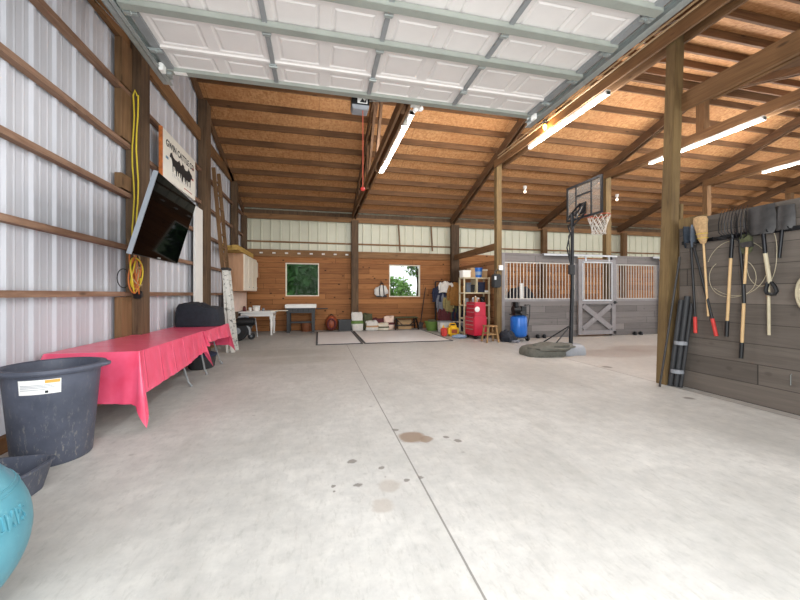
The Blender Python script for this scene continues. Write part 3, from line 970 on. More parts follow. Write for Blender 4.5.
def stall_door(x0, x1, label):
    y = 9.19
    d = T('stall_door', label, 'stall door', ((x0 + x1) / 2, y, 0), 'sliding stall doors')
    MB().box((x0, y - .02, .06), (x0 + .13, y + .02, 2.36)).box((x1 - .13, y - .02, .06), (x1, y + .02, 2.36)).box((x0 + .13, y - .02, .06), (x1 - .13, y + .02, .19)).box((x0 + .13, y - .02, 1.0), (x1 - .13, y + .02, 1.12)).box((x0 + .13, y - .02, 2.26), (x1 - .13, y + .02, 2.36)).to('frame', 'greywood', d, smooth=False)
    MB().box((x0 + .1, y + .035, .1), (x1 - .1, y + .05, 1.06)).to('panel', 'greyplank', d, smooth=False)
    a, b, c_, e = x0 + .13, x1 - .13, .19, 1.0
    MB().beam((a + .03, y - .01, c_ + .05), (b - .03, y - .01, e - .05), .022, .15, (0, 0, 1)).to('cross_brace', 'greywood', d, smooth=False)
    MB().beam((a + .03, y - .013, e - .05), (b - .03, y - .013, c_ + .05), .022, .15, (0, 0, 1)).to('cross_brace', 'greywood', d, smooth=False)
    gw = MB().box((x0 + .13, y - .028, 1.11), (x0 + .165, y + .02, 2.28)).box((x1 - .165, y - .028, 1.11), (x1 - .13, y + .02, 2.28)).box((x0 + .13, y - .028, 1.09), (x1 - .13, y + .02, 1.13)).box((x0 + .13, y - .028, 2.25), (x1 - .13, y + .02, 2.285)).to('grille', 'alu', d, smooth=False)
    OFF[gw.name] = OFF[d.name]
    for i in range(9):
        xb = x0 + .165 + (x1 - x0 - .33) * (i + .5) / 9
        MB().tube([(xb, y, 1.12), (xb, y, 2.26)], .0125, 8).to('bar', 'barsteel', gw)
    for xb in (x0 + .25, x1 - .25):
        MB().box((xb - .025, y - .03, 2.3), (xb + .025, y - .02, 2.47)).cbox((xb, y, 2.44), (.07, .03, .07)).to('roller_hanger', 'alu', d, smooth=False)
    MB().cbox((x1 - .04, y - .035, 1.04), (.06, .04, .08)).tube([(x1 - .1, y - .05, 1.03), (x1 + .03, y - .05, 1.03)], .012, 8).to('latch', 'blackmetal', d)
    MB().cbox((x1 - .04, y - .03, .11), (.08, .03, .09)).to('corner_plate', 'blackmetal', d, smooth=False)
    return d
stall_door(7.66, 9.0, 'grey stall door with a cross braced lower half behind the basketball pole')
stall_door(10.70, 12.04, 'second stall door, only its pale edge showing left of the treated post')
def door_rail(x0, x1, label):
    r = T('door_rail', label, 'rail', ((x0 + x1) / 2, 9.19, 2.44), 'stall door rails')
    MB().box((x0, 9.14, 2.44), (x1, 9.146, 2.50)).box((x0, 9.14, 2.494), (x1, 9.24, 2.50)).to('track', 'alu', r, smooth=False)
    for i in range(4):
        xb = x0 + .15 + (x1 - x0 - .3) * i / 3
        MB().box((xb - .03, 9.146, 2.46), (xb + .03, 9.262, 2.49)).to('bracket', 'alu', r, smooth=False)
door_rail(6.45, 9.03, 'white sliding door rail over the bars behind the basketball pole')
door_rail(10.4, 12.2, 'short white rail end seen just left of the treated post')
for i, xx in enumerate((6.28, 6.5, 9.75, 9.98)):
    g_ = MB().lathe([(.05, 0), (.055, .02), (.05, .09), (.03, .11)], (xx, 9.19, 0), 12)
    g_.cbox((xx, 9.235, .05), (.04, .06, .05))
    tag(g_.to('door_guide', 'blackmetal'), ['black floor guide under the barred front, left one left of the basketball pole', 'black floor guide under the barred front, right one left of the basketball pole', 'black floor guide at the foot of the right stall front, left of two', 'black floor guide at the foot of the right stall front, right of two'][i], 'door guide', 'door guides')
tag(MB().beam((6.0, 9.6, 0), (5.9, 9.45, 1.62), .12, .025, (0, 1, 0)).to('leaning_board', 'white', smooth=False), 'white board leaning inside the stall behind the bars', 'board')
tag(MB().ball((6.9, 11.2, .0), (.8, .6, 1.45), 20, bumpy=.3, seed=4).to('covered_heap', 'blackcloth'), 'dark heap inside the stall behind the bars', 'heap')

# ------------------------------------------------------------------ grey tool wall on the right
tw = T('tool_wall', 'grey plank partition hung with long handled tools', 'partition', (5.03, 2.0, 0))
MB().box((5.0, 0.0, 0.0), (5.04, 3.99, 2.33)).to('planks', 'greyplankY', tw, smooth=False)
MB().box((5.04, 0.0, 0.0), (5.09, 3.99, 2.3)).to('backing', 'beamY', tw, smooth=False)
MB().box((4.985, 3.62, 2.22), (5.0, 3.99, 2.36)).to('end_block', 'treated', tw, smooth=False)
MB().cbox((4.99, 2.05, 2.13), (.02, .09, .13)).to('outlet_plate', 'beige', tw, bev=.004)
MB().tube([(5.0, 2.77, .43), (4.985, 2.77, .42), (4.985, 2.77, .31)], .004, 6).to('nail', 'galv', tw)
rk = T('tool_rack', 'long black steel tool rail across the top of the plank wall', 'tool rack', (4.98, 2.9, 1.98))
MB().box((4.962, 1.9, 1.985), (4.97, 3.93, 2.03)).to('rail', 'blackmetal', rk, smooth=False)
MB().box((4.970, 1.9, 1.985), (4.998, 3.93, 1.993)).to('rail_lip', 'blackmetal', rk, smooth=False)
m_ = MB()
for i in range(11):
    yy = 2.0 + i * .185
    m_.tube([(4.965, yy, 2.0), (4.93, yy, 2.0), (4.895, yy, 2.005), (4.885, yy, 2.03)], .006, 6)
m_.to('hooks', 'blackmetal', rk)

# tools hang in front of the wall, heads up
X = 4.93
def handle(y0, z0, y1, z1, r, x=X, x1=None):
    return MB().tube([(x, y0, z0), (x if x1 is None else x1, y1, z1)], r, 10)
t = T('post_hole_digger', 'steel post hole digger with two black handles and red grips', 'digger', (X, 3.7, .76), 'long handled tools on the plank wall')
for (ya, yb, zb) in ((3.77, 3.715, .776), (3.745, 3.46, .764)):
    zt = 1.98
    d_ = Vector((0, yb - ya, zb - zt))
    pm = Vector((X, ya, zt)) + d_ * .82
    MB().tube([(X - .01, ya, zt), pm], .015, 10).to('handle', 'black', t)
    MB().tube([pm, (X - .005, yb, zb)], .021, 10).to('grip', 'redgrip', t)
for s_ in (-1, 1):
    m_ = MB()
    vs, fs = [], []
    for i in range(6):
        z_ = 1.93 + i * .06
        w_ = .05 + .028 * math.sin(i / 5 * PI * .8)
        for k in range(5):
            a = (k / 4 - .5) * 2.0
            vs.append((X - .01 + w_ * math.sin(a) * .9, 3.78 + s_ * (.025 + .045 * math.cos(a) * (.6 + .08 * i)), z_))
    for i in range(5):
        for k in range(4):
            fs.append((i * 5 + k, i * 5 + k + 1, (i + 1) * 5 + k + 1, (i + 1) * 5 + k))
    n0 = len(vs)
    vs2 = [(p[0], p[1] + s_ * .006, p[2]) for p in vs]
    m_.add(vs, fs)
    m_.add(vs2, [f[::-1] for f in fs])
    m_.to('blade', 'bluemetal', t)
MB().tube([(X - .03, 3.83, 1.99), (X - .03, 3.69, 1.96)], .012, 8).cbox((X - .01, 3.765, 1.96), (.05, .1, .07)).to('hinge', 'blade', t)
t = T('broom', 'straw broom hung head up beside the post hole digger', 'broom', (X, 3.6, 1.0), 'long handled tools on the plank wall')
MB().tube([(X - .02, 3.605, 2.0), (X, 3.56, 1.01)], .013, 10).to('handle', 'ash', t)
m_ = MB()
prof = [(.03, .02, 1.96), (.055, .035, 2.02), (.07, .04, 2.12), (.085, .042, 2.21), (.09, .04, 2.27), (.075, .035, 2.315), (.04, .02, 2.325)]
vs, fs = [], []
for (ry, rx, z_) in prof:
    yc = 3.60 + (z_ - 1.96) * .12
    for k in range(18):
        a = 2 * PI * k / 18
        jit = 1 + .06 * math.sin(k * 5.3 + z_ * 40)
        vs.append((X - .03 + rx * math.cos(a) * jit, yc + ry * math.sin(a) * jit, z_))
for i in range(len(prof) - 1):
    for k in range(18):
        fs.append((i * 18 + k, i * 18 + (k + 1) % 18, (i + 1) * 18 + (k + 1) % 18, (i + 1) * 18 + k))
fs.append(tuple(range(18))[::-1])
fs.append(tuple(len(vs) - 18 + k for k in range(18)))
m_.add(vs, fs).to('bristles', 'straw', t)
m_ = MB()
for z_, r_ in ((2.03, .061), (2.09, .069)):
    m_.tube([(X - .03 + .042 * math.cos(a * PI / 9), 3.60 + (z_ - 1.96) * .12 + r_ * math.sin(a * PI / 9), z_) for a in range(18)], .004, 6, True)
m_.to('binding', 'rope', t)
t = T('manure_fork', 'many tined black fork hung head up with yellow wooden handle', 'fork', (X, 3.3, .78), 'long handled tools on the plank wall')
MB().tube([(X, 3.30, 1.80), (X - .01, 3.335, .95)], .016, 10).to('handle', 'ash', t)
MB().tube([(X - .01, 3.335, .97), (X - .01, 3.343, .775)], .021, 10).to('grip', 'black', t)
MB().tube([(X - .005, 3.28, 2.02), (X, 3.29, 1.95), (X, 3.302, 1.74)], .02, 10).to('socket', 'blackmetal', t)
for k in range(9):
    yy = 3.135 + k * .034
    MB().tube([(X - .01, 3.28 + (yy - 3.28) * .8, 2.02), (X - .045, yy, 2.07), (X - .05, yy, 2.17), (X - .02, yy, 2.29), (X + .02, yy, 2.36)], [.0045, .0045, .0045, .004, .002], 6).to('tine', 'blackmetal', t)
MB().tube([(X - .012, 3.15, 2.025), (X - .012, 3.41, 2.025)], .009, 8).to('crossbar', 'blackmetal', t)
t = T('garden_fork', 'black socketed tool with yellow handle and black grip right of the fork', 'garden fork', (X, 3.18, .53), 'long handled tools on the plank wall')
MB().tube([(X, 3.21, 1.95), (X, 3.17, 1.40), (X, 3.165, 1.19)], [.016, .018, .019], 10).to('shaft', 'black', t)
MB().tube([(X, 3.166, 1.21), (X, 3.186, .70)], .0165, 10).to('handle', 'ash', t)
MB().tube([(X, 3.186, .72), (X, 3.196, .53)], .021, 10).to('grip', 'black', t)
for k in range(4):
    yy = 3.13 + k * .05
    MB().tube([(X, 3.205, 1.93), (X - .02, yy, 1.99), (X - .03, yy, 2.15), (X - .015, yy, 2.28)], [.007, .007, .006, .003], 6).to('tine', 'blackmetal', t)
t = T('hatchet', 'short yellow handled tool hung between the fork and the shovel', 'hand tool', (X, 3.12, 1.4), 'long handled tools on the plank wall')
MB().tube([(X - .03, 3.115, 1.88), (X - .03, 3.14, 1.42)], .014, 10).to('handle', 'ash', t)
MB().prism([(-.06, -.03), (.05, -.035), (.07, .03), (-.05, .035)], .03, Matrix.Translation((X - .015, 3.115, 1.88)) @ rotm(0, 0, PI / 2)).to('head', 'blade', t, bev=.004)
def shovel(y, zt, dark, blabel, w=.24, h=.3, x=X):
    t = T('shovel', blabel, 'shovel', (x, y, 1.2), 'long handled tools on the plank wall')
    vs, fs = [], []
    nz, ny = 6, 8
    for s_ in (0, .006):
        for i in range(nz + 1):
            z_ = zt - h + h * i / nz
            wl_ = w * (1.0 if i < nz - 1 else .92) * (.8 if i == 0 else 1)
            for k in range(ny + 1):
                q = k / ny - .5
                vs.append((x - .02 - s_ - .05 * math.cos(q * PI) * (1 - .5 * i / nz) + .03, y + q * wl_, z_))
    st = (nz + 1) * (ny + 1)
    for b_ in (0, st):
        for i in range(nz):
            for k in range(ny):
                a = b_ + i * (ny + 1) + k
                fs.append((a, a + 1, a + ny + 2, a + ny + 1))
    for i in range(nz):
        for k in (0, ny):
            a = i * (ny + 1) + k
            fs.append((a, a + ny + 1, a + ny + 1 + st, a + st))
    for k in range(ny):
        for i in (0, nz):
            a = i * (ny + 1) + k
            fs.append((a, a + 1, a + 1 + st, a + st))
    MB().add(vs, fs).to('blade', dark, t)
    return t
t = shovel(3.0, 2.31, 'blade', 'scoop shovel hung blade up with pale handle and black grip', .27, .33)
MB().tube([(X - .02, 2.99, 2.06), (X - .02, 2.965, 1.97), (X - .01, 2.955, 1.76)], [.017, .02, .02], 10).to('socket', 'blackmetal', t)
MB().tube([(X - .01, 2.958, 1.79), (X, 2.918, 1.42)], .02, 10).to('handle', 'greyash', t)
MB().tube([(X, 2.925, 1.44), (X, 2.945, 1.40), (X, 2.955, 1.34), (X, 2.945, 1.305), (X, 2.91, 1.297), (X, 2.875, 1.30), (X, 2.858, 1.33), (X, 2.872, 1.38), (X, 2.90, 1.425)], .019, 8, True).to('grip', 'black', t)
t = shovel(2.82, 2.27, 'blade', 'second dark shovel blade behind and right of the scoop shovel', .2, .27, 4.965)
MB().tube([(4.965, 2.83, 2.02), (4.97, 2.86, 1.7)], .017, 10).to('socket', 'blackmetal', t)
tag(handle(2.953, 1.62, 2.947, .835, .015, 4.965).to('pole', 'greyash'), 'bare pale wooden pole hanging behind the scoop shovel', 'pole', 'long handled tools on the plank wall')
# loose wire loops
wr = T('wire_coil', 'tan loops of loose wire hung between the fork and the shovel', 'wire', (4.96, 3.1, 1.3))
random.seed(3)
for (yc, zc, ry, rz, ph) in ((3.28, 1.62, .33, .34, .3), (3.02, 1.75, .15, .36, 1.2), (3.32, 1.50, .26, .24, 2.0)):
    MB().tube([(4.965 + .012 * math.sin(3 * a + ph), yc + ry * math.cos(a), zc + rz * math.sin(a)) for a in [2 * PI * i / 40 + ph for i in range(34)]], .003, 5).to('wire', 'greyash', wr)
gl_ = T('work_gloves', 'dark green bundle of webbing hung beside the hatchet', 'webbing', (4.93, 3.16, 1.78))
MB().ball((4.94, 3.15, 1.9), (.035, .07, .12), 16, bumpy=.35, seed=2).to('bundle', 'olive', gl_)
rc = T('rope_coil', 'coil of pale rope hung on the plank wall at the right edge', 'rope', (4.96, 2.66, 1.12))
for k in range(6):
    MB().tube([(4.95 - .012 * (k % 3), 2.62 + (.085 - .008 * k) * math.cos(2 * PI * i / 24), 1.31 + (.18 - .012 * k) * math.sin(2 * PI * i / 24)) for i in range(24)], .013, 6, True).to('loop', 'greyash', rc)
# poles and tubes standing in the corner by the post
t = T('pipe_bundle', 'black tubes strapped together, standing against the post and plank wall', 'pipe bundle', (4.93, 3.95, 0))
for i, (dx, dy, r_) in enumerate(((0.03, 0, .036), (-.015, .05, .03), (.035, -.06, .022))):
    MB().tube([(4.86 + dx, 3.95 + dy, 0.005), (4.93 + dx, 3.85 + dy, 1.27 - .05 * i)], r_, 14).to('pipe', 'darkgrey', t)
for z_ in (.22, .62):
    f_ = z_ / 1.27
    MB().lathe([(.078, -.025), (.08, 0), (.078, .025)], (4.89 + .07 * f_ - .015, 3.95 - .1 * f_ - .005, z_), 18).to('strap', 'greyplastic', t)
t = tag(MB().tube([(4.64, 3.98, .005), (4.93, 3.93, 1.82)], .014, 10).to('pole', 'blade'), 'thin grey metal pole leaning beside the strapped black tubes', 'pole')

# ------------------------------------------------------------------ basketball hoop
bh = T('basketball_hoop', 'portable basketball hoop on a dark base before the stalls', 'basketball hoop', (5.4, 6.66, 0))
def rounded_base(x0, x1, y0, y1, h, mat, name):
    vs, fs = [], []
    n = 32
    rows = [(1.0, 0.0), (1.02, .03), (1.0, h * .55), (.9, h * .85), (.7, h)]
    for sc_, z_ in rows:
        for k in range(n):
            a = 2 * PI * k / n
            ca, sa = math.cos(a), math.sin(a)
            px_ = (abs(ca) ** .55) * (1 if ca >= 0 else -1)
            py_ = (abs(sa) ** .55) * (1 if sa >= 0 else -1)
            vs.append(((x0 + x1) / 2 + (x1 - x0) / 2 * px_ * sc_, (y0 + y1) / 2 + (y1 - y0) / 2 * py_ * sc_, z_))
    for i in range(len(rows) - 1):
        for k in range(n):
            fs.append((i * n + k, i * n + (k + 1) % n, (i + 1) * n + (k + 1) % n, (i + 1) * n + k))
    fs.append(tuple(range(n))[::-1])
    fs.append(tuple((len(rows) - 1) * n + k for k in range(n)))
    return MB().add(vs, fs).to(name, mat, bh)
rounded_base(4.22, 5.1, 6.34, 7.0, .2, 'tarp', 'base')
rounded_base(5.0, 5.6, 6.38, 6.96, .22, 'greyplastic', 'base_nose')
MB().ball((4.82, 6.5, .18), (.5, .24, .1), 20, bumpy=.35, seed=9).to('weight_bag', 'tarp', bh)
MB().tube([(5.36, 6.66, .15), (5.40, 6.66, 1.4)], .042, 16).to('pole', 'blackmetal', bh)
MB().tube([(5.40, 6.66, 1.38), (5.40, 6.66, 3.05)], .036, 16).to('upper_pole', 'blackmetal', bh)
for dy in (-.22, .22):
    MB().tube([(5.36, 6.66, .62), (4.75, 6.66 + dy, .19)], .014, 8).to('brace', 'blackmetal', bh)
MB().lathe([(.055, 0), (.06, .02), (.06, .2), (.05, .22)], (5.40, 6.66, 1.72), 16).cbox((5.34, 6.62, 1.83), (.1, .07, .2)).to('height_clamp', 'darkgrey', bh)
MB().tube([(5.33, 6.6, 1.86), (5.22, 6.6, 2.3), (5.30, 6.6, 2.62), (5.25, 6.6, 2.75)], .014, 8).tube([(5.31, 6.6, 1.9), (5.26, 6.6, 2.55), (5.42, 6.62, 2.78)], .012, 8).to('lift_lever', 'blackmetal', bh)
for dy in (-.09, .09):
    MB().beam((5.38, 6.66 + dy, 3.0), (5.69, 6.68 + dy, 3.32), .015, .035).beam((5.36, 6.66 + dy, 2.78), (5.69, 6.68 + dy, 3.10), .015, .035).to('board_arm', 'blackmetal', bh, smooth=False)
MB().cbox((5.685, 6.69, 3.2), (.02, .2, .24)).tube([(5.40, 6.55, 2.92), (5.6, 6.58, 3.2)], .014, 8).tube([(5.38, 6.8, 2.95), (5.6, 6.78, 3.15)], .014, 8).to('bracket', 'blackmetal', bh)
by0, by1, bz0, bz1, bx = 6.15, 7.22, 2.985, 3.785, 5.71
bd = MB().box((bx - .006, by0 + .02, bz0 + .02), (bx + .006, by1 - .02, bz1 - .02)).to('backboard', 'acrylic', bh, smooth=False)
OFF[bd.name] = OFF[bh.name]
MB().box((bx - .018, by0, bz0), (bx + .018, by0 + .045, bz1)).box((bx - .018, by1 - .045, bz0), (bx + .018, by1, bz1)).box((bx - .018, by0 + .045, bz0), (bx + .018, by1 - .045, bz0 + .045)).box((bx - .018, by0 + .045, bz1 - .045), (bx + .018, by1 - .045, bz1)).to('board_frame', 'black', bd, smooth=False)
MB().box((bx - .01, 6.44, bz0 + .03), (bx + .01, 6.475, bz1 - .03)).box((bx - .01, 6.90, bz0 + .03), (bx + .01, 6.935, bz1 - .03)).box((bx - .01, 6.475, 3.50), (bx + .01, 6.90, 3.535)).to('board_lines', 'black', bd, smooth=False)
rcx, rcy, rz, rr = bx + .40, 6.69, 3.06, .23
MB().tube([(rcx + rr * math.cos(2 * PI * i / 32), rcy + rr * math.sin(2 * PI * i / 32), rz) for i in range(32)], .011, 8, True).cbox((bx + .09, rcy, rz - .03), (.17, .14, .05)).to('rim', 'rimred', bh)
m_ = MB()
nseg = 12
lev = [(rr, 0), (.20, -.09), (.17, -.18), (.145, -.27), (.135, -.36), (.145, -.41)]
for k in range(nseg):
    for s_ in (-1, 1):
        pts = []
        for i, (r_, dz) in enumerate(lev):
            a = 2 * PI * (k + s_ * .5 * i) / nseg
            pts.append((rcx + r_ * math.cos(a), rcy + r_ * math.sin(a), rz - .012 + dz))
        m_.tube(pts, .0065, 5)
m_.to('net', 'whitecloth', bh)

# ------------------------------------------------------------------ tables with red covers
def folding_table(x0, x1, y0, y1, z, label):
    t = T('folding_table', label, 'table', ((x0 + x1) / 2, (y0 + y1) / 2, 0), 'folding tables along the steel wall')
    MB().box((x0, y0, z - .045), (x1, y1, z)).to('tabletop', 'greyplastic', t, bev=.012)
    for e, ye in ((1, y0 + .3), (-1, y1 - .3)):
        for xx, xf in ((x0 + .15, x0 + .06), (x1 - .17, x1 - .06)):
            yt = ye + e * .0
            MB().tube([(xx, yt + e * .12, z - .05), (xx, yt + e * .06, z - .2), (xf, yt - e * .02, .06), (xf + (.03 if xf > (x0 + x1) / 2 else -.03), yt - e * .03, .018)], .0135, 8).lathe([(.018, 0), (.022, .004), (.02, .03)], (xf + (.03 if xf > (x0 + x1) / 2 else -.03), yt - e * .03, .0), 10).to('leg', 'stile', t)
        MB().tube([(x0 + .13, ye + e * .035, z - .3), (x1 - .15, ye + e * .035, z - .3)], .011, 8).tube([((x0 + x1) / 2, ye + e * .04, z - .3), ((x0 + x1) / 2, ye + e * .4, z - .05)], .009, 8).to('brace', 'galv', t)
    return t
def drape(x0, x1, y0, y1, z, drops, corner, label, seed, wave=.018):
    """cloth lying on a table top, its border hanging in soft folds; drops = (near, right, far, left) hang"""
    rnd = random.Random(seed)
    per = []
    N = 26
    cs = [(x0, y0), (x1, y0), (x1, y1), (x0, y1)]
    nrm = [(0, -1), (1, 0), (0, 1), (-1, 0)]
    for e in range(4):
        a, b = cs[e], cs[(e + 1) % 4]
        L = math.hypot(b[0] - a[0], b[1] - a[1])
        n = max(8, int(N * L / 1.0))
        d0 = drops[e]
        for i in range(n):
            t_ = i / n
            dd = d0[0] + (d0[1] - d0[0]) * t_ if isinstance(d0, tuple) else d0
            per.append((a[0] + (b[0] - a[0]) * t_, a[1] + (b[1] - a[1]) * t_, nrm[e][0], nrm[e][1], dd, 0.0, L * t_, e))
        c_ = corner[(e + 1) % 4]
        n2 = nrm[(e + 1) % 4]
        d1 = drops[(e + 1) % 4]
        dn = d1[0] if isinstance(d1, tuple) else d1
        dl = d0[1] if isinstance(d0, tuple) else d0
        for i in range(9):
            t_ = (i + .5) / 9
            q = t_ * PI / 2
            nx = nrm[e][0] * math.cos(q) + n2[0] * math.sin(q)
            ny = nrm[e][1] * math.cos(q) + n2[1] * math.sin(q)
            k_ = max(0.0, 1 - abs(2 * t_ - 1))
            dd = (dl + (dn - dl) * t_) * (1 - k_) + c_ * k_
            per.append((b[0], b[1], nx, ny, dd, k_, 0, e))
    n = len(per)
    rows = 9
    vs, fs = [], []
    cx_, cy_ = (x0 + x1) / 2, (y0 + y1) / 2
    for ins in (.75, .4, .12, .02):
        for p in per:
            wz = .004 * noise.noise(Vector((p[0] * 3, p[1] * 3, seed)))
            vs.append((p[0] + (cx_ - p[0]) * ins, p[1] + (cy_ - p[1]) * ins, z + .004 + max(0, wz)))
    for r in range(rows + 1):
        f = r / rows
        for j, p in enumerate(per):
            wv = noise.noise(Vector((p[0] * 5.5, p[1] * 5.5, seed * 2.1))) + .5 * noise.noise(Vector((p[0] * 13, p[1] * 13, seed)))
            flare = (.012 + .05 * f + wave * 1.6 * wv * f + .11 * p[5] * f)
            hz = p[4] * (f ** .92) + (.02 * noise.noise(Vector((p[0] * 3.3, p[1] * 3.3, 9 + seed))) * f)
            vs.append((p[0] + p[2] * flare, p[1] + p[3] * flare, max(.012, z + .003 - (.012 if r else 0) - max(0, hz - .01 if r else 0))))
    R_ = rows + 5
    for r in range(R_ - 1):
        for j in range(n):
            j2 = (j + 1) % n
            fs.append((r * n + j, r * n + j2, (r + 1) * n + j2, (r + 1) * n + j))
    fs.append(tuple(range(n)))
    o = MB().add(vs, fs).to('tablecloth', 'redcloth', origin=(cx_, cy_, z))
    return tag(o, label, 'tablecloth', 'red table covers')
folding_table(-2.46, -1.72, 3.92, 5.75, .74, 'folding table with grey metal legs under the nearer red cover')
drape(-2.47, -1.71, 3.91, 5.78, .742, ((.42, .50), (.42, .30), .3, .25), (.3, .72, .56, .3), 'nearer red plastic tablecloth, its front corner hanging to the floor', 3)
folding_table(-2.46, -1.74, 5.98, 7.42, .72, 'folding table with grey metal legs under the farther red cover')
drape(-2.47, -1.73, 5.97, 7.44, .722, (.2, (.17, .24), (.42, .42), .25), (.25, .22, .55, .3), 'farther red plastic tablecloth beneath the black covered item', 8)

# black cover heaped on the far table
ck = T('covered_grill', 'black cloth covered item sitting on the farther red table', 'covered item', (-2.14, 7.05, .73))
vs, fs = [], []
prof = [(1.0, 0), (1.0, .1), (.97, .22), (.93, .30), (.84, .355), (.6, .375), (.2, .38)]
n = 40
for i, (sc_, z_) in enumerate(prof):
    for k in range(n):
        a = 2 * PI * k / n
        ca, sa = math.cos(a), math.sin(a)
        px_ = (abs(ca) ** .5) * (1 if ca >= 0 else -1)
        py_ = (abs(sa) ** .5) * (1 if sa >= 0 else -1)
        w_ = 1 + .05 * noise.noise(Vector((ca * 3, sa * 3, z_ * 4))) * (1 if z_ < .3 else .4)
        vs.append((-2.10 + .37 * px_ * sc_ * w_, 7.08 + .34 * py_ * sc_ * w_, 0.731 + 1.1 * z_ * (1 - .18 * (px_ > .3) * (z_ > .2)) + .02 * noise.noise(Vector((ca * 2, sa * 2, z_ * 3))) * (z_ > .05)))
for i in range(len(prof) - 1):
    for k in range(n):
        fs.append((i * n + k, i * n + (k + 1) % n, (i + 1) * n + (k + 1) % n, (i + 1) * n + k))
fs.append(tuple(range(n))[::-1])
fs.append(tuple((len(prof) - 1) * n + k for k in range(n)))
MB().add(vs, fs).to('cover', 'blackcloth', ck)
MB().tube([(-1.9, 6.8, .98), (-1.84, 6.95, 1.0), (-1.86, 7.1, .97)], .015, 8).to('handle', 'blackmetal', ck)
st = T('storage_bin', 'black bin on the floor under the farther red table', 'bin', (-2.1, 6.9, 0))
MB().lathe([(.23, 0), (.25, .02), (.28, .2), (.29, .22), (.27, .22), (.24, .05)], (-2.02, 6.85, 0), 24, Matrix.Scale(.8, 4, (1, 0, 0))).to('body', 'darkgrey', st)
MB().lathe([(.3, .215), (.3, .24), (.2, .27)], (-2.02, 6.85, 0), 24, Matrix.Scale(.8, 4, (1, 0, 0))).to('lid', 'navy', st)

# ------------------------------------------------------------------ near left: tub, tray, ball
tb = T('muck_tub', 'large dusty dark grey plastic tub with a white label', 'tub', (-2.105, 3.40, 0))
TC = (-2.07, 3.37, 0)
prof = [(.02, .012), (.225, 0), (.235, .012), (.285, .64), (.288, .665), (.325, .675), (.332, .69), (.325, .71), (.30, .715), (.28, .705), (.268, .64), (.22, .04), (.02, .03)]
MB().lathe([(r_ * 1.01, z_ * 1.04) for r_, z_ in prof], TC, 48).to('body', 'tub', tb)
for a0 in (0.25, 0.25 + PI):
    m_ = MB()
    pts = [(TC[0] + (.318 + .03 * math.sin(PI * i / 8)) * math.cos(a0 + (i - 4) * .055), TC[1] + (.318 + .03 * math.sin(PI * i / 8)) * math.sin(a0 + (i - 4) * .055), .72) for i in range(9)]
    m_.tube(pts, .016, 8).to('handle', 'tub', tb)
def band(r0, r1, z0, z1, a0, a1, eps, n=12):
    m_ = MB()
    vs, fs = [], []
    for i in range(n + 1):
        a = a0 + (a1 - a0) * i / n
        for z_ in (z0, z1):
            f_ = (z_ - .012) / (.64 - .012)
            r_ = (.235 + .05 * f_) * 1.01 + eps
            vs.append((TC[0] + r_ * math.cos(a), TC[1] + r_ * math.sin(a), z_))
            vs.append((TC[0] + (r_ - .0015) * math.cos(a), TC[1] + (r_ - .0015) * math.sin(a), z_))
    for i in range(n):
        b = i * 4
        fs += [(b, b + 4, b + 6, b + 2), (b + 1, b + 3, b + 7, b + 5), (b, b + 1, b + 5, b + 4), (b + 2, b + 6, b + 7, b + 3)]
    fs += [(0, 2, 3, 1), (4 * n, 4 * n + 1, 4 * n + 3, 4 * n + 2)]
    return m_.add(vs, fs)
A = math.radians(-62)
lb = band(0, 0, .565, .672, A - .62, A + .20, .003).to('label', 'label', tb)
OFF[lb.name] = OFF[tb.name]
band(0, 0, .645, .668, A - .1, A + .18, .0045).to('print_stripe', 'labelorange', lb)
for z_, a, b in ((.632, -.58, .1), (.622, -.58, .05), (.612, -.58, .12), (.598, -.58, -.1)):
    band(0, 0, z_, z_ + .004, A + a, A + b, .0045).to('print_line', 'labelgrey', lb)
band(0, 0, .572, .59, A - .1, A - .04, .0045).to('print_mark', 'ink', lb)

ty = T('feed_pan', 'low dark grey rubber pan on the floor before the tub', 'pan', (-1.98, 2.78, 0))
vs, fs = [], []
rows = [(.84, 0), (1.0, .165), (1.05, .175), (1.05, .188), (.97, .188), (.80, .03)]
n = 40
for sc_, z_ in rows:
    for k in range(n):
        a = 2 * PI * k / n
        ca, sa = math.cos(a), math.sin(a)
        px_ = (abs(ca) ** .45) * (1 if ca >= 0 else -1)
        py_ = (abs(sa) ** .45) * (1 if sa >= 0 else -1)
        vs.append((-2.02 + .26 * px_ * sc_, 2.74 + .19 * py_ * sc_, z_))
for i in range(len(rows) - 1):
    for k in range(n):
        fs.append((i * n + k, i * n + (k + 1) % n, (i + 1) * n + (k + 1) % n, (i + 1) * n + k))
fs.append(tuple(range(n))[::-1])
fs.append(tuple((len(rows) - 1) * n + k for k in range(n)))
MB().add(vs, fs).to('pan', 'tub', ty)
tag(MB().ball((-2.02, 2.74, .09), (.15, .1, .055), 20, bumpy=.5, seed=6).to('rag_heap', 'greycloth'), 'crumpled grey rag heap inside the low pan', 'rag')

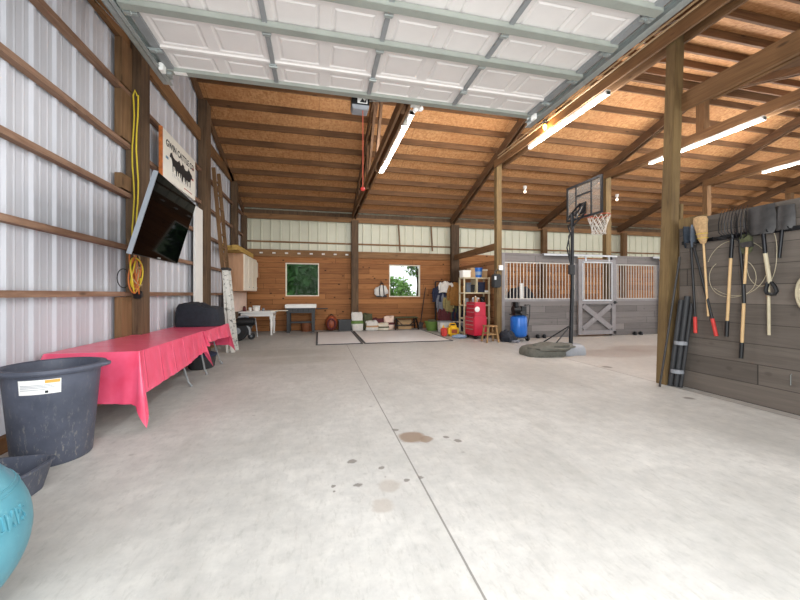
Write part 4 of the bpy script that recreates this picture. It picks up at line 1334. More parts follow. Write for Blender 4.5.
BC, BR = Vector((-1.496, 1.661, .343)), .343
bl = T('exercise_ball', 'large teal rubber ball cut off by the left edge', 'ball', (BC.x, BC.y, 0))
m_ = MB()
prof = []
for i in range(33):
    th = PI * i / 32
    prof.append((max(.002, BR * math.sin(th)), -BR * math.cos(th)))
m_.lathe(prof, BC, 56, cap=False).to('ball', 'teal', bl)
for s_ in (.50, .56):
    MB().tube([BC + Vector((math.cos(a) * math.cos(s_), math.sin(a) * math.cos(s_), math.sin(s_))) * (BR + .0005) for a in [2 * PI * i / 60 for i in range(60)]], .0035, 6, True).to('rib', 'teal', bl)
nrm_ = Vector((.965, .03, .225)).normalized()
rt = Vector((.06, .97, -.02))
rt = (rt - nrm_ * rt.dot(nrm_)).normalized()
upv = nrm_.cross(rt).normalized()
def on_ball(v):
    a, b = v.x * .62 / BR, v.y / BR
    d = (nrm_ + rt * math.tan(a) + upv * math.tan(b)).normalized()
    return BC + d * (BR - .002 + (v.z + .004) * 1.0)
text_mesh('UMPS', .092, .004, None, 'embossed_lettering', 'teal', bl, on_ball, .001)

# ------------------------------------------------------------------ television, sign, cords on the left wall
def tvmat():
    yaw, pit, roll = .087, .274, .021
    return Matrix.Translation((-1.808, 4.899, 2.154)) @ Matrix.Rotation(yaw, 4, 'Z') @ Matrix.Rotation(pit, 4, 'Y') @ Matrix.Rotation(roll, 4, 'X')
TM = tvmat()
tv = T('television', 'large flat television tilted down from the first wall post', 'television', (-1.9, 4.9, 1.7))
W_, H_ = .78, .45
MB(TM).box((-.045, -W_, -H_), (-.002, W_, H_)).to('housing', 'black', tv, bev=.006)
MB(TM).box((-.046, -W_ - .006, -H_), (-.001, -W_ + .006, H_)).to('silver_edge', 'tvframe', tv, smooth=False)
MB(TM).box((-.003, -W_ + .008, -H_ + .012), (.0015, W_ - .008, H_ - .008)).to('screen', 'screen', tv, smooth=False)
MB(TM).box((-.10, -W_ * .6, -H_ * .75), (-.045, W_ * .6, H_ * .5)).to('rear_cover', 'black', tv, bev=.02)
MB(TM).box((.0015, -.05, -H_ + .015), (.004, .05, -H_ + .03)).to('badge', 'galv', tv, smooth=False)
tm = T('television_mount', 'black wall arm holding the television to the post', 'mount', (-2.34, 5.6, 2.1))
MB().box((-2.36, 5.5, 1.9), (-2.335, 5.68, 2.35)).to('wall_plate', 'blackmetal', tm, smooth=False)
pt = TM @ Vector((-.115, .05, 0))
MB().beam((-2.335, 5.58, 2.1), (-2.2, 5.2, 2.1), .05, .06).beam((-2.2, 5.2, 2.1), pt, .05, .06).tube([(-2.2, 5.2, 2.04), (-2.2, 5.2, 2.16)], .04, 10).to('arm', 'blackmetal', tm, smooth=False)
MB(TM).box((-.125, -.2, -.15), (-.101, .3, .15)).to('head_plate', 'blackmetal', tm, smooth=False)

sg = T('wall_sign', 'white painted sign with cattle silhouettes hung above the television', 'sign', (-2.36, 6.85, 3.12))
MB().box((-2.39, 6.12, 3.12), (-2.352, 7.58, 3.88)).to('board', 'signpaint', sg, smooth=False)
MB().box((-2.394, 6.085, 3.115), (-2.35, 6.12, 3.885)).to('edge_strip', 'signedge', sg, smooth=False)
SB = basis((-2.3515, 6.87, 3.70), (0, 1, 0), (0, 0, 1), (1, 0, 0))
text_mesh('GWIN CATTLE CO', .15, .002, SB, 'lettering', 'ink', sg, bold=.003)
cow = [(-.20, .02), (-.19, .10), (-.12, .125), (.02, .115), (.10, .13), (.145, .17), (.15, .20), (.175, .175), (.215, .165), (.255, .10), (.235, .075), (.20, .095), (.165, .06), (.14, .0), (.13, -.13), (.10, -.13), (.095, -.02), (.0, -.035), (-.09, -.03), (-.115, -.13), (-.145, -.13), (-.15, -.04), (-.175, -.05), (-.185, .04), (-.205, -.06), (-.215, -.05)]
for i, (yy, zz, s_, fl_) in enumerate(((6.62, 3.44, .95, -1), (6.78, 3.42, 1.0, 1), (6.93, 3.43, .9, -1), (7.06, 3.41, 1.05, 1), (7.2, 3.40, .85, 1))):
    vs = [(-2.3515 + .0006 * (i + 1), yy + fl_ * p[0] * s_, zz + p[1] * s_) for p in cow]
    vs += [(-2.3525, v[1], v[2]) for v in vs]
    n = len(cow)
    MB().add(vs, [tuple(range(n)), tuple(range(2 * n - 1, n - 1, -1))] + [(i_, (i_ + 1) % n, n + (i_ + 1) % n, n + i_) for i_ in range(n)]).to('cattle_silhouette', 'ink', sg, smooth=False)
m_ = MB()
for i in range(14):
    yy = 6.5 + i * .062
    m_.box((-2.3525, yy, 3.24), (-2.351, yy + .012, 3.30))
m_.to('grass_marks', 'labelgrey', sg, smooth=False)
for yy, zz, w_, c_ in ((6.28, 3.47, .05, 'blueink'), (7.42, 3.48, .06, 'redink'), (7.45, 3.68, .05, 'redink')):
    MB().box((-2.3525, yy - w_, zz - .02), (-2.351, yy + w_, zz + .02)).to('small_mark', c_, sg, smooth=False)
MB().box((-2.3525, 7.0, 3.185), (-2.351, 7.4, 3.20)).to('red_line', 'redink', sg, smooth=False)

yc = T('yellow_cord', 'yellow extension cord hanging down the first wall post', 'cord', (-2.34, 5.5, 1.8))
for k, (dy, zl) in enumerate(((0, 2.05), (.06, 1.95))):
    pts = []
    for i in range(15):
        z_ = 3.99 - (3.99 - zl) * i / 14
        pts.append((-2.445 + dy * .8 + .012 * math.sin(i * .8 + k), 5.442 - .004 * (i % 2), z_))
    MB().tube(pts, .0095, 6).to('strand', 'rope', yc)
MB().tube([(-2.445, 5.442, 3.98), (-2.42, 5.43, 4.05), (-2.397, 5.442, 3.98)], .0095, 6).to('top_loop', 'rope', yc)
cc = T('cord_bundle', 'tangle of orange and yellow cords below the television', 'cord', (-2.3, 5.5, 1.3))
random.seed(5)
for k in range(8):
    cy_, cz_ = 5.36 + random.uniform(-.08, .1), 1.62 + random.uniform(-.12, .1)
    ry_, rz_ = random.uniform(.05, .15), random.uniform(.10, .25)
    pts = [(-2.40 + .02 * math.sin(2 * a + k) + .006 * k, cy_ + ry_ * math.cos(a), cz_ + rz_ * math.sin(a)) for a in [2 * PI * i / 26 for i in range(26)]]
    MB().tube(pts, .009, 6, True).to('loop', ('orangecord', 'tancord', 'orangecord', 'rope')[k % 4], cc)
for k in range(3):
    MB().tube([(-2.39, 5.36 + .03 * k, 1.9 - .1 * k), (-2.37, 5.40 + .02 * k, 1.6), (-2.40, 5.34 + .06 * k, 1.35)], .009, 6).to('hanging_end', ('orangecord', 'tancord', 'rope')[k], cc)
MB().tube([(-2.43, 5.17 + .15 * math.cos(a), 1.50 + .12 * math.sin(a)) for a in [2 * PI * i / 26 for i in range(26)]], .006, 6, True).to('loop', 'black', cc)
ad = tag(MB().cbox((-2.38, 5.42, 1.29), (.09, .08, .09), rx=.3).to('power_adapter', 'black', bev=.01), 'black power adapter hanging at the bottom of the cord tangle', 'adapter')
ol = T('outlet_box', 'small grey outlet box on the post left of the television', 'outlet', (-2.34, 5.46, 2.0))
MB().box((-2.4, 5.40, 1.97), (-2.33, 5.46, 2.09)).to('box', 'galv', ol, bev=.004)
MB().box((-2.39, 5.395, 1.985), (-2.34, 5.40, 2.075)).to('cover_plate', 'white', ol, smooth=False)

tag(MB().box((-2.472, 7.86, 1.0), (-2.44, 8.34, 3.1)).to('tall_panel', 'white', smooth=False), 'tall narrow white panel on the wall right of the television', 'panel')
# ladders
wl_ = T('wooden_ladder', 'long brown wooden ladder leaning up the left wall', 'ladder', (-2.2, 9.2, 0))
la, lb_ = Vector((-2.04, 0, 0.0)), Vector((-2.40, 0, 4.25))
for yy in (8.98, 9.42):
    MB().beam(la + Vector((0, yy, 0)), lb_ + Vector((0, yy, 0)), .035, .08, (1, 0, 0)).to('side_rail', 'beamZ', wl_, smooth=False)
for i in range(13):
    p = la.lerp(lb_, (i + .7) / 13.6)
    MB().tube([(p.x, 8.98, p.z), (p.x, 9.42, p.z)], .018, 8).to('rung', 'beamZ', wl_)
sl_ = T('step_ladder', 'folded paint spattered white step ladder standing by the wooden ladder', 'ladder', (-1.98, 8.63, 0))
a0, b0 = Vector((-1.86, 0, 0)), Vector((-2.02, 0, 1.84))
for yy, w_ in ((8.46, .0), (8.80, .0)):
    s_ = 1 if yy < 8.6 else -1
    MB().beam(a0 + Vector((0, yy, 0)), b0 + Vector((0, yy + s_ * .06, 0)), .028, .085, (1, 0, 0)).to('front_rail', 'spatter', sl_, smooth=False)
    MB().beam(a0 + Vector((-.12, yy + s_ * .02, 0)), b0 + Vector((-.06, yy + s_ * .08, 0)), .024, .05, (1, 0, 0)).to('rear_rail', 'spatter', sl_, smooth=False)
for i in range(5):
    p = a0.lerp(b0, (i + .9) / 5.6)
    MB().cbox((p.x, 8.63, p.z), (.09, .32 - .02 * i, .03)).to('step', 'spatter', sl_, smooth=False)
MB().cbox((b0.x - .02, 8.63, 1.86), (.15, .32, .06)).to('top_cap', 'black', sl_, bev=.012)

# ------------------------------------------------------------------ left back corner: cabinets, boards, table, machine
cb = T('wall_cabinet', 'birch wall cabinet with cream doors above the white table', 'cabinet', (-2.24, 11.4, 1.38))
MB().box((-2.54, 10.4, 1.38), (-2.03, 12.4, 2.42)).to('body', 'cabinet', cb, smooth=False)
for i in range(3):
    ya = 10.42 + i * .66
    dr = MB().box((-2.03, ya, 1.40), (-2.005, ya + .64, 2.40)).box((-2.005, ya + .0, 1.40), (-1.998, ya + .07, 2.40)).box((-2.005, ya + .57, 1.40), (-1.998, ya + .64, 2.40)).box((-2.005, ya + .07, 1.40), (-1.998, ya + .57, 1.48)).box((-2.005, ya + .07, 2.32), (-1.998, ya + .57, 2.40)).to('door', 'cabinetdoor', cb, smooth=False)
    OFF[dr.name] = OFF[cb.name]
    MB().ball((-1.985, ya + .6, 1.5), .016, 10).to('knob', 'galv', dr)
MB().box((-2.54, 10.392, 1.38), (-2.03, 10.4, 1.42)).box((-2.30, 10.39, 1.38), (-2.28, 10.4, 2.42)).to('end_trim', 'cabinet', cb, smooth=False)
cb2 = T('wall_cabinet', 'small cream wall cabinet in the corner beyond the birch one', 'cabinet', (-2.3, 12.66, 1.85))
MB().box((-2.54, 12.44, 1.85), (-2.03, 12.69, 2.36)).to('body', 'cabinetdoor', cb2, smooth=False)
MB().box((-2.03, 12.45, 1.86), (-2.01, 12.68, 2.35)).to('door', 'cabinetdoor', cb2, smooth=False)
for i in range(6):
    xx = -2.42 + (i % 3) * .14
    zz = 2.425 + (i // 3) * .064
    tag(MB().box((xx, 9.5 + .13 * ((i * 2) % 3), zz), (xx + .135, 11.8, zz + .06)).to('board', 'yellowlumber', smooth=False),
        '%s board of the %s layer of yellow lumber on the cabinet' % (('left', 'middle', 'right')[i % 3], ('lower', 'upper')[i // 3]), 'board', 'yellow boards on top of the cabinet')
tag(MB().box((-2.375, 9.95, .78), (-2.355, 12.6, 1.37)).to('wall_panel', 'peg', smooth=False), 'pale pink board on the left wall beneath the cabinets', 'panel')

wt = T('side_table', 'white table with turned legs in the back left corner', 'table', (-1.9, 12.1, 0), )
MB().box((-2.42, 11.65, .715), (-1.34, 12.55, .755)).to('tabletop', 'white', wt, bev=.006)
MB().box((-2.36, 11.72, .60), (-1.41, 12.48, .715)).to('apron', 'white', wt, smooth=False)
for xx in (-2.32, -1.47):
    for yy in (11.77, 12.43):
        m_ = MB().box((xx - .045, yy - .045, .5), (xx + .045, yy + .045, .71))
        m_.lathe([(.028, 0), (.032, .03), (.024, .05), (.03, .1), (.042, .3), (.046, .38), (.034, .42), (.045, .45), (.036, .48), (.042, .5)], (xx, yy, 0), 16)
        m_.to('leg', 'white', wt)
tag(MB().box((-1.5, 11.8, .757), (-.98, 12.0, .775)).to('loose_board', 'cream', smooth=False), 'thin pale board sticking out over the right end of white table', 'board')
bk = T('paint_bucket', 'white bucket on the white side table', 'bucket', (-1.95, 12.0, .757))
MB().lathe([(.09, 0), (.1, .01), (.115, .15), (.122, .155), (.122, .17), (.02, .175)], (-1.95, 12.0, .757), 20).to('body', 'white', bk)
MB().tube([(-1.95 + .125 * math.cos(a), 11.9 - .02 * math.sin(a), .9 + .06 * math.sin(a) - .06) for a in [PI * i / 10 for i in range(11)]], .004, 6).to('bail', 'galv', bk)
for i, (xx, yy, h_, c_, l_) in enumerate(((-2.13, 11.95, .14, 'white', 'white jar left of the bucket on the side table'), (-1.73, 11.9, .1, 'greyplastic', 'grey jar right of the bucket on the side table'), (-2.28, 11.85, .16, 'maroon', 'dark red bottle at the left end of the side table'))):
    b = T('jar', l_, 'jar', (xx, yy, .757))
    MB().lathe([(.04, 0), (.046, .01), (.046, h_ * .75), (.03, h_ * .85)], (xx, yy, .757), 14).to('body', c_, b)
    MB().lathe([(.033, h_ * .85), (.033, h_), (.01, h_ + .003)], (xx, yy, .757), 14).to('lid', 'black', b)

# wheeled machine
mc = T('floor_machine', 'black wheeled machine with motor and pale fender beside the white table', 'machine', (-2.1, 10.75, 0))
def wheel(x, y, r, w, parent, axis='Y', tyre='black', hub='greyplastic'):
    rot = rotm(PI / 2, 0, 0) if axis == 'Y' else rotm(0, PI / 2, 0)
    wo = MB().lathe([(r * .5, -w / 2), (r * .93, -w / 2), (r, -w * .3), (r, w * .3), (r * .93, w / 2), (r * .5, w / 2)], (x, y, r), 28, rot).to('wheel', tyre, parent)
    OFF[wo.name] = OFF[parent.name]
    MB().lathe([(r * .12, -w * .6), (r * .52, -w * .4), (r * .52, w * .4), (r * .12, w * .6)], (x, y, r), 20, rot).to('hub', hub, wo)
wheel(-2.2, 10.5, .28, .10, mc)
wheel(-1.88, 10.75, .10, .06, mc)
MB().tube([(-2.2, 10.5, .53), (-1.78, 10.5, .53)], .12, 18).tube([(-2.24, 10.5, .53), (-2.2, 10.5, .53)], .09, 18).tube([(-1.78, 10.5, .53), (-1.74, 10.5, .53)], .09, 18).to('motor', 'black', mc)
MB().tube([(-2.16, 10.47, .66), (-2.02, 10.47, .69), (-1.9, 10.48, .66)], .03, 10).to('air_filter', 'greyplastic', mc)
vs, fs = [], []
for i in range(13):
    a = math.radians(-10 + 110 * i / 12)
    for r_ in (.31, .34):
        for y_ in (10.46, 10.62):
            vs.append((-2.2 + r_ * math.cos(a), y_, .22 + r_ * math.sin(a) * 1.0))
for i in range(12):
    b = i * 4
    fs += [(b, b + 1, b + 5, b + 4), (b + 2, b + 6, b + 7, b + 3), (b, b + 4, b + 6, b + 2), (b + 1, b + 3, b + 7, b + 5)]
fs += [(0, 2, 3, 1), (48, 49, 51, 50)]
MB().add(vs, fs).to('fender', 'alu', mc)
MB().box((-2.3, 10.6, .14), (-1.82, 10.95, .2)).box((-2.12, 10.52, .18), (-1.9, 10.9, .43)).to('frame', 'darkgrey', mc, bev=.01)
MB().tube([(-1.95, 10.9, .2), (-1.80, 10.9, .6), (-1.74, 10.9, .05)], .016, 8).to('handle', 'alu', mc)

# white topped black workbench
wk = T('workbench', 'black workbench with a white top under the left window', 'workbench', (-.58, 12.55, 0))
MB().box((-1.1, 12.2, .83), (-.09, 12.9, .95)).to('top', 'white', wk, bev=.01)
MB().box((-1.06, 12.24, .66), (-.13, 12.86, .83)).to('apron', 'black', wk, smooth=False)
for xx in (-1.0, -.19):
    for yy in (12.3, 12.8):
        MB().box((xx - .05, yy - .05, 0), (xx + .05, yy + .05, .67)).to('leg', 'black', wk, bev=.006)
MB().box((-1.0, 12.52, .30), (-.19, 12.58, .36)).box((-1.03, 12.3, .18), (-.97, 12.8, .24)).box((-.22, 12.3, .18), (-.16, 12.8, .24)).to('stretcher', 'black', wk, smooth=False)
m_ = MB()
for i in range(5):
    m_.box((-1.0 + i * .17, 12.232, .70), (-.88 + i * .17, 12.242, .79))
m_.to('drawer_fronts', 'darkgrey', wk, smooth=False)
tag(MB().box((-.09, 12.5, .78), (.3, 12.85, .8)).to('wall_shelf', 'darkgrey', smooth=False), 'narrow dark shelf on the back wall right of the workbench', 'shelf')
tag(MB().lathe([(.02, 0), (.17, 0), (.19, .03), (.19, .3), (.17, .33), (.02, .34)], (-.42, 12.72, 0), 22).to('gas_cylinder', 'rust'), 'rusty round can on the floor beneath the black workbench', 'can')

# ------------------------------------------------------------------ along the back wall
for i in range(8):
    xx = -1.95 + i * .42
    h = T('wall_hook', '%s white hook from the left on the board along the back wall' % ORD[i], 'hook', (xx, BY - .045, 2.72), 'white hooks on the back wall board')
    MB().cbox((xx, BY - .043, 2.735), (.10, .006, .05)).to('plate', 'white', h, smooth=False)
    for s_ in (-1, 1):
        MB().tube([(xx + s_ * .03, BY - .046, 2.74), (xx + s_ * .04, BY - .085, 2.71), (xx + s_ * .045, BY - .10, 2.735)], .009, 6).to('prong', 'white', h)
hb = T('tack_rack', 'white rag bundle hung on the back wall left of the right window', 'hanging bundle', (2.25, 12.9, 1.2))
MB().ball((2.25, 12.9, 1.42), (.26, .09, .20), 22, bumpy=.3, seed=11).to('cloth', 'whitecloth', hb)
MB().cbox((2.27, 12.92, 1.22), (.4, .12, .07)).to('bottom_bar', 'black', hb, bev=.02)
for dx in (-.06, .1):
    MB().tube([(2.25 + dx, 12.81, 1.24), (2.23 + dx, 12.80, 1.45), (2.25 + dx * .5, 12.84, 1.72)], .018, 8).to('strap', 'black', hb)
MB().tube([(2.22, 12.97, 1.78), (2.25, 12.86, 1.76), (2.27, 12.97, 1.70)], .012, 8).to('hook', 'blackmetal', hb)
hc = T('helmet', 'orange and dark round case on the floor right of the workbench', 'case', (.42, 12.75, 0))
MB().ball((.43, 12.72, .27), (.22, .17, .27), 22, bumpy=.06, seed=1).to('body', 'orangeplastic', hc)
MB().tube([(.43 + .13 * math.cos(a), 12.54, .25 + .17 * math.sin(a)) for a in [2 * PI * i / 24 for i in range(24)]], .03, 8, True).to('ring', 'maroon', hc)
MB().tube([(.33, 12.72, .5), (.43, 12.7, .58), (.53, 12.72, .5)], .018, 8).to('handle', 'black', hc)
kb = T('plastic_crate', 'black crate on the floor between the orange case and the white sack', 'crate', (.9, 12.75, 0))
MB().box((.68, 12.55, 0), (1.12, 12.9, .03)).box((.68, 12.55, .03), (.70, 12.9, .38)).box((1.10, 12.55, .03), (1.12, 12.9, .38)).box((.70, 12.55, .03), (1.10, 12.57, .38)).box((.70, 12.88, .03), (1.10, 12.9, .38)).to('shell', 'black', kb, smooth=False)
MB().box((.66, 12.53, .34), (1.14, 12.55, .40)).box((.66, 12.55, .38), (.68, 12.92, .40)).to('rim', 'darkgrey', kb, smooth=False)
def sack(x, y, w, d, h, mat, label, seed, band=None, lean=0.0, name='feed_sack'):
    s_ = T(name, label, 'sack', (x, y, 0), 'sacks along the back wall')
    vs, fs = [], []
    n = 24
    rows = [(.86, .86, 0.0), (1.0, 1.0, .06), (1.02, 1.05, .35), (.98, .9, .65), (.96, .5, .86), (.93, .14, 1.0)]
    for rx, ry, z_ in rows:
        for k in range(n):
            a = 2 * PI * k / n
            ca, sa = math.cos(a), math.sin(a)
            px_ = (abs(ca) ** .75) * (1 if ca >= 0 else -1)
            py_ = (abs(sa) ** .75) * (1 if sa >= 0 else -1)
            q = 1 + .26 * noise.noise(Vector((ca * 1.6 + seed, sa * 1.6, z_ * 3)))
            vs.append((x + w / 2 * px_ * rx * q, y + d / 2 * py_ * ry * q + lean * z_, h * z_ + (.12 * noise.noise(Vector((ca * 2.5, seed, 1))) * h * 2 if z_ > .8 else 0)))
    for i in range(len(rows) - 1):
        for k in range(n):
            fs.append((i * n + k, i * n + (k + 1) % n, (i + 1) * n + (k + 1) % n, (i + 1) * n + k))
    fs.append(tuple(range(n))[::-1])
    fs.append(tuple(len(vs) - n + k for k in range(n)))
    MB().add(vs, fs).to('body', mat, s_)
    if band:
        vs2 = []
        for z_, e in ((.38, 1.07), (.56, 1.06)):
            for k in range(n):
                a = 2 * PI * k / n
                ca, sa = math.cos(a), math.sin(a)
                px_ = (abs(ca) ** .75) * (1 if ca >= 0 else -1)
                py_ = (abs(sa) ** .75) * (1 if sa >= 0 else -1)
                q = 1 + .26 * noise.noise(Vector((ca * 1.6 + seed, sa * 1.6, z_ * 3)))
                vs2.append((x + w / 2 * px_ * e * q, y + d / 2 * py_ * e * q + lean * z_, h * z_))
        MB().add(vs2, [(k, (k + 1) % n, n + (k + 1) % n, n + k) for k in range(n)]).to('printed_band', band, s_)
    return s_
sack(1.33, 12.6, .40, .26, .64, 'whitecloth', 'tall white sack with a green band standing by the middle post', 1, 'greenplastic')
sack(1.72, 12.75, .34, .26, .58, 'olive', 'dark green sack behind the low white bags', 2)
sack(2.12, 12.75, .5, .26, .40, 'maroon', 'dark red sack lying behind the low white bags', 3)
sack(1.83, 12.42, .42, .28, .34, 'whitecloth', 'low white bag with tan band in front of dark green sack', 4, 'tan')
sack(2.24, 12.45, .40, .28, .26, 'cream', 'low cream bag with a green band beside the white bags', 5, 'olive')
sack(2.50, 12.7, .40, .26, .48, 'peg', 'pinkish sack standing left of the black trestle bench', 6, 'maroon')
tb_ = T('folding_trestle', 'dark green folding work trestle under the right window', 'trestle', (3.1, 12.65, 0))
MB().box((2.68, 12.45, .42), (3.55, 12.6, .46)).box((2.68, 12.68, .42), (3.55, 12.85, .46)).to('top', 'olive', tb_, bev=.006)
for xx, s_ in ((2.74, -1), (3.48, 1)):
    MB().beam((xx, 12.48, .42), (xx + s_ * .06, 12.36, 0), .04, .035).beam((xx, 12.82, .42), (xx + s_ * .06, 12.88, 0), .04, .035).box((xx - .02, 12.48, .36), (xx + .02, 12.82, .42)).to('leg', 'blackmetal', tb_, smooth=False)
MB().beam((2.74, 12.5, .38), (2.98, 12.5, .16), .025, .025).beam((3.48, 12.5, .38), (3.24, 12.5, .16), .025, .025).box((2.72, 12.6, .13), (3.5, 12.65, .17)).to('brace', 'blackmetal', tb_, smooth=False)
tag(MB().box((2.85, 12.66, .0), (3.35, 12.87, .34)).to('wooden_box', 'tan', bev=.008), 'tan box on the floor under the folding trestle', 'box')
ls = T('garden_spade', 'dark long handled tool leaning on the back wall right of window', 'tool', (3.75, 12.85, 0))
MB().tube([(3.72, 12.72, .22), (3.99, 12.97, 1.55)], .016, 8).to('handle', 'blackmetal', ls)
MB().prism([(-.09, .0), (.0, -.0), (.09, .0), (.085, .25), (-.085, .25)], .012, Matrix.Translation((3.70, 12.69, .0)) @ rotm(-.18, .2, 0)).to('blade', 'blade', ls, smooth=False)
gb = T('feed_bucket', 'green tub on the floor at the corner of the white mats', 'tub', (3.93, 12.0, 0))
MB().lathe([(.02, .01), (.18, 0), (.25, .30), (.27, .30), (.27, .33), (.245, .33), (.17, .03), (.02, .025)], (3.93, 12.0, 0), 24).to('body', 'greenplastic', gb)
MB().ball((3.93, 12.0, .25), (.21, .21, .14), 16, bumpy=.4, seed=3).to('contents', 'olive', gb)

# white mats on the floor
for i, (x0, x1, lab) in enumerate(((-.08, 1.12, 'white floor mat with dark edge, left of the two mats by back wall'), (1.15, 3.62, 'wide white floor mat with dark edge, right of the two mats'))):
    mt = T('floor_mat', lab, 'mat', ((x0 + x1) / 2, 10.7, 0), 'white mats on the floor')
    MB().box((x0 + .05, 9.21, 0.001), (x1 - .05, 12.18, .014)).to('sheet', 'mat', mt, smooth=False)
    MB().box((x0, 9.15, 0.001), (x1, 9.21, .018)).box((x0, 12.18, .001), (x1, 12.25, .018)).box((x0, 9.21, .001), (x0 + .05, 12.18, .018)).box((x1 - .05, 9.21, .001), (x1, 12.18, .018)).to('border', 'matedge', mt, smooth=False)

# coat rack and the clothes on it
cr = T('coat_rack', 'black coat rack buried under hanging coats beside the beige shelf', 'coat rack', (4.6, 12.3, 0))
for xr in (4.16, 5.02):
    MB().tube([(xr, 12.3, .02), (xr, 12.3, 1.75)], .025, 10).to('upright', 'blackmetal', cr)
for zr in (1.75, 1.25):
    MB().tube([(4.16, 12.3, zr), (5.02, 12.3, zr)], .02, 10).to('rail', 'blackmetal', cr)
for xx in (4.16, 5.02):
    MB().tube([(xx, 12.02, .02), (xx, 12.58, .02)], .022, 8).to('foot', 'blackmetal', cr)
COATS = [(4.22, 1.30, 1.62, .24, .5, 'navy', 'dark navy jacket at the left end of the coat rack'),
         (4.46, 1.55, 1.95, .28, .36, 'whitecloth', 'white top hung highest on the coat rack'),
         (4.36, 1.00, 1.45, .24, .62, 'greycloth', 'grey coat hanging below the navy jacket'),
         (4.55, .95, 1.5, .2, .5, 'yellowcloth', 'straw yellow vest hanging in the middle of the coats'),
         (4.82, 1.30, 1.9, .34, .75, 'mustard', 'mustard brown coat hung at the front of the coat rack'),
         (4.98, .9, 1.35, .24, .7, 'blackcloth', 'black coat at the right end of the coat rack'),
         (4.76, .75, 1.15, .30, .65, 'olive', 'olive green coat hanging beneath the mustard coat'),
         (4.48, .55, .98, .34, .5, 'maroon', 'dark red garment low on the coat rack'),
         (4.95, .5, .8, .26, .6, 'navy', 'navy trousers hanging lowest at the right of the coat rack')]
for i, (cx_, cz_, zt, w_, h_, mt, lab) in enumerate(COATS):
    yf = 12.12 - .012 * i - (.07 if i in (4, 3, 1) else 0)
    c = T('coat', lab, 'coat', (cx_, yf, cz_ - h_ / 2), 'clothes hung on the coat rack')
    w_ *= 1.3
    h_ *= 1.12
    vs, fs = [], []
    n, rows = 22, 8
    for r in range(rows + 1):
        f = r / rows
        z_ = cz_ + h_ / 2 - f * h_
        ww = w_ * (.28 + .72 * min(1, f * 3.2)) * (1 + .12 * f)
        for k in range(n):
            a = 2 * PI * k / n
            q = 1 + .16 * math.cos(5 * a + i) * f + .22 * noise.noise(Vector((math.cos(a) * 1.5 + i * 3, math.sin(a) * 1.5, f * 3)))
            vs.append((cx_ + ww * .62 * math.cos(a) * q, yf + .09 * math.sin(a) * q * (.5 + .5 * min(1, f * 3)), z_ + .02 * math.cos(3 * a)))
    for r in range(rows):
        for k in range(n):
            fs.append((r * n + k, r * n + (k + 1) % n, (r + 1) * n + (k + 1) % n, (r + 1) * n + k))
    fs.append(tuple(range(n)))
    fs.append(tuple(len(vs) - n + k for k in range(n))[::-1])
    MB().add(vs, fs).to('body', mt, c)
    for s_ in (-1, 1):
        MB().tube([(cx_ + s_ * w_ * .5, yf - .02, cz_ + h_ * .36), (cx_ + s_ * w_ * .68, yf - .05, cz_ + h_ * .1), (cx_ + s_ * w_ * .66, yf - .06, cz_ - h_ * .28)], [.055, .055, .042], 10).to('sleeve', mt, c)
random.seed(11)
# heap at the foot of the rack
yb_ = T('tool_case', 'bright yellow rounded plastic case on the floor before the coats', 'case', (3.98, 10.25, 0))
MB().box((3.86, 10.1, .0), (4.2, 10.42, .33)).to('body', 'yellowplastic', yb_, bev=.07)
MB().tube([(3.93, 10.26, .32), (3.95, 10.26, .39), (4.11, 10.26, .39), (4.13, 10.26, .32)], .018, 8).to('handle', 'yellowplastic', yb_)
MB().box((3.94, 10.09, .1), (4.12, 10.1, .22)).to('recess', 'orangeplastic', yb_, smooth=False)
rc_ = T('fuel_can', 'small red and orange can left of the yellow case', 'can', (3.74, 10.25, 0))
MB().box((3.67, 10.16, 0), (3.83, 10.38, .26)).to('body', 'redgrip', rc_, bev=.03)
MB().lathe([(.03, 0), (.03, .05), (.012, .06), (.01, .10)], (3.73, 10.25, .25), 12).to('spout', 'yellowplastic', rc_)
for i, (x_, y_, w_, d_, h_, mt, lm, lab) in enumerate(((4.12, 11.2, .42, .34, .36, 'whitecloth', 'greyplastic', 'white storage tote behind the yellow case'), (4.62, 11.35, .40, .32, .32, 'greyplastic', 'whitecloth', 'grey storage tote at the foot of the beige shelf'))):
    t = T('storage_tote', lab, 'tote', (x_, y_, 0))
    MB().add([(x_ - w_ * .44, y_ - d_ * .44, 0), (x_ + w_ * .44, y_ - d_ * .44, 0), (x_ + w_ * .44, y_ + d_ * .44, 0), (x_ - w_ * .44, y_ + d_ * .44, 0), (x_ - w_ / 2, y_ - d_ / 2, h_), (x_ + w_ / 2, y_ - d_ / 2, h_), (x_ + w_ / 2, y_ + d_ / 2, h_), (x_ - w_ / 2, y_ + d_ / 2, h_)],
             [(0, 3, 2, 1), (4, 5, 6, 7), (0, 1, 5, 4), (1, 2, 6, 5), (2, 3, 7, 6), (3, 0, 4, 7)]).to('body', mt, t, bev=.015)
    MB().box((x_ - w_ * .53, y_ - d_ * .53, h_), (x_ + w_ * .53, y_ + d_ * .53, h_ + .035)).to('lid', lm, t, bev=.008)
dh = T('duffel_bag', 'dark blue bag slumped on the floor between yellow case and red cabinet', 'bag', (4.22, 10.55, 0))
MB().ball((4.28, 10.62, .16), (.24, .22, .21), 22, bumpy=.3, seed=12).to('body', 'navy', dh)
MB().tube([(4.14, 10.42, .28), (4.22, 10.38, .38), (4.34, 10.42, .30)], .016, 8).to('strap', 'black', dh)
tag(MB().ball((4.05, 9.75, .045), (.22, .16, .055), 20, bumpy=.5, seed=14).to('cloth_heap', 'lightblue'), 'pale blue and grey cloth on the floor before the dark blue bag', 'cloth')

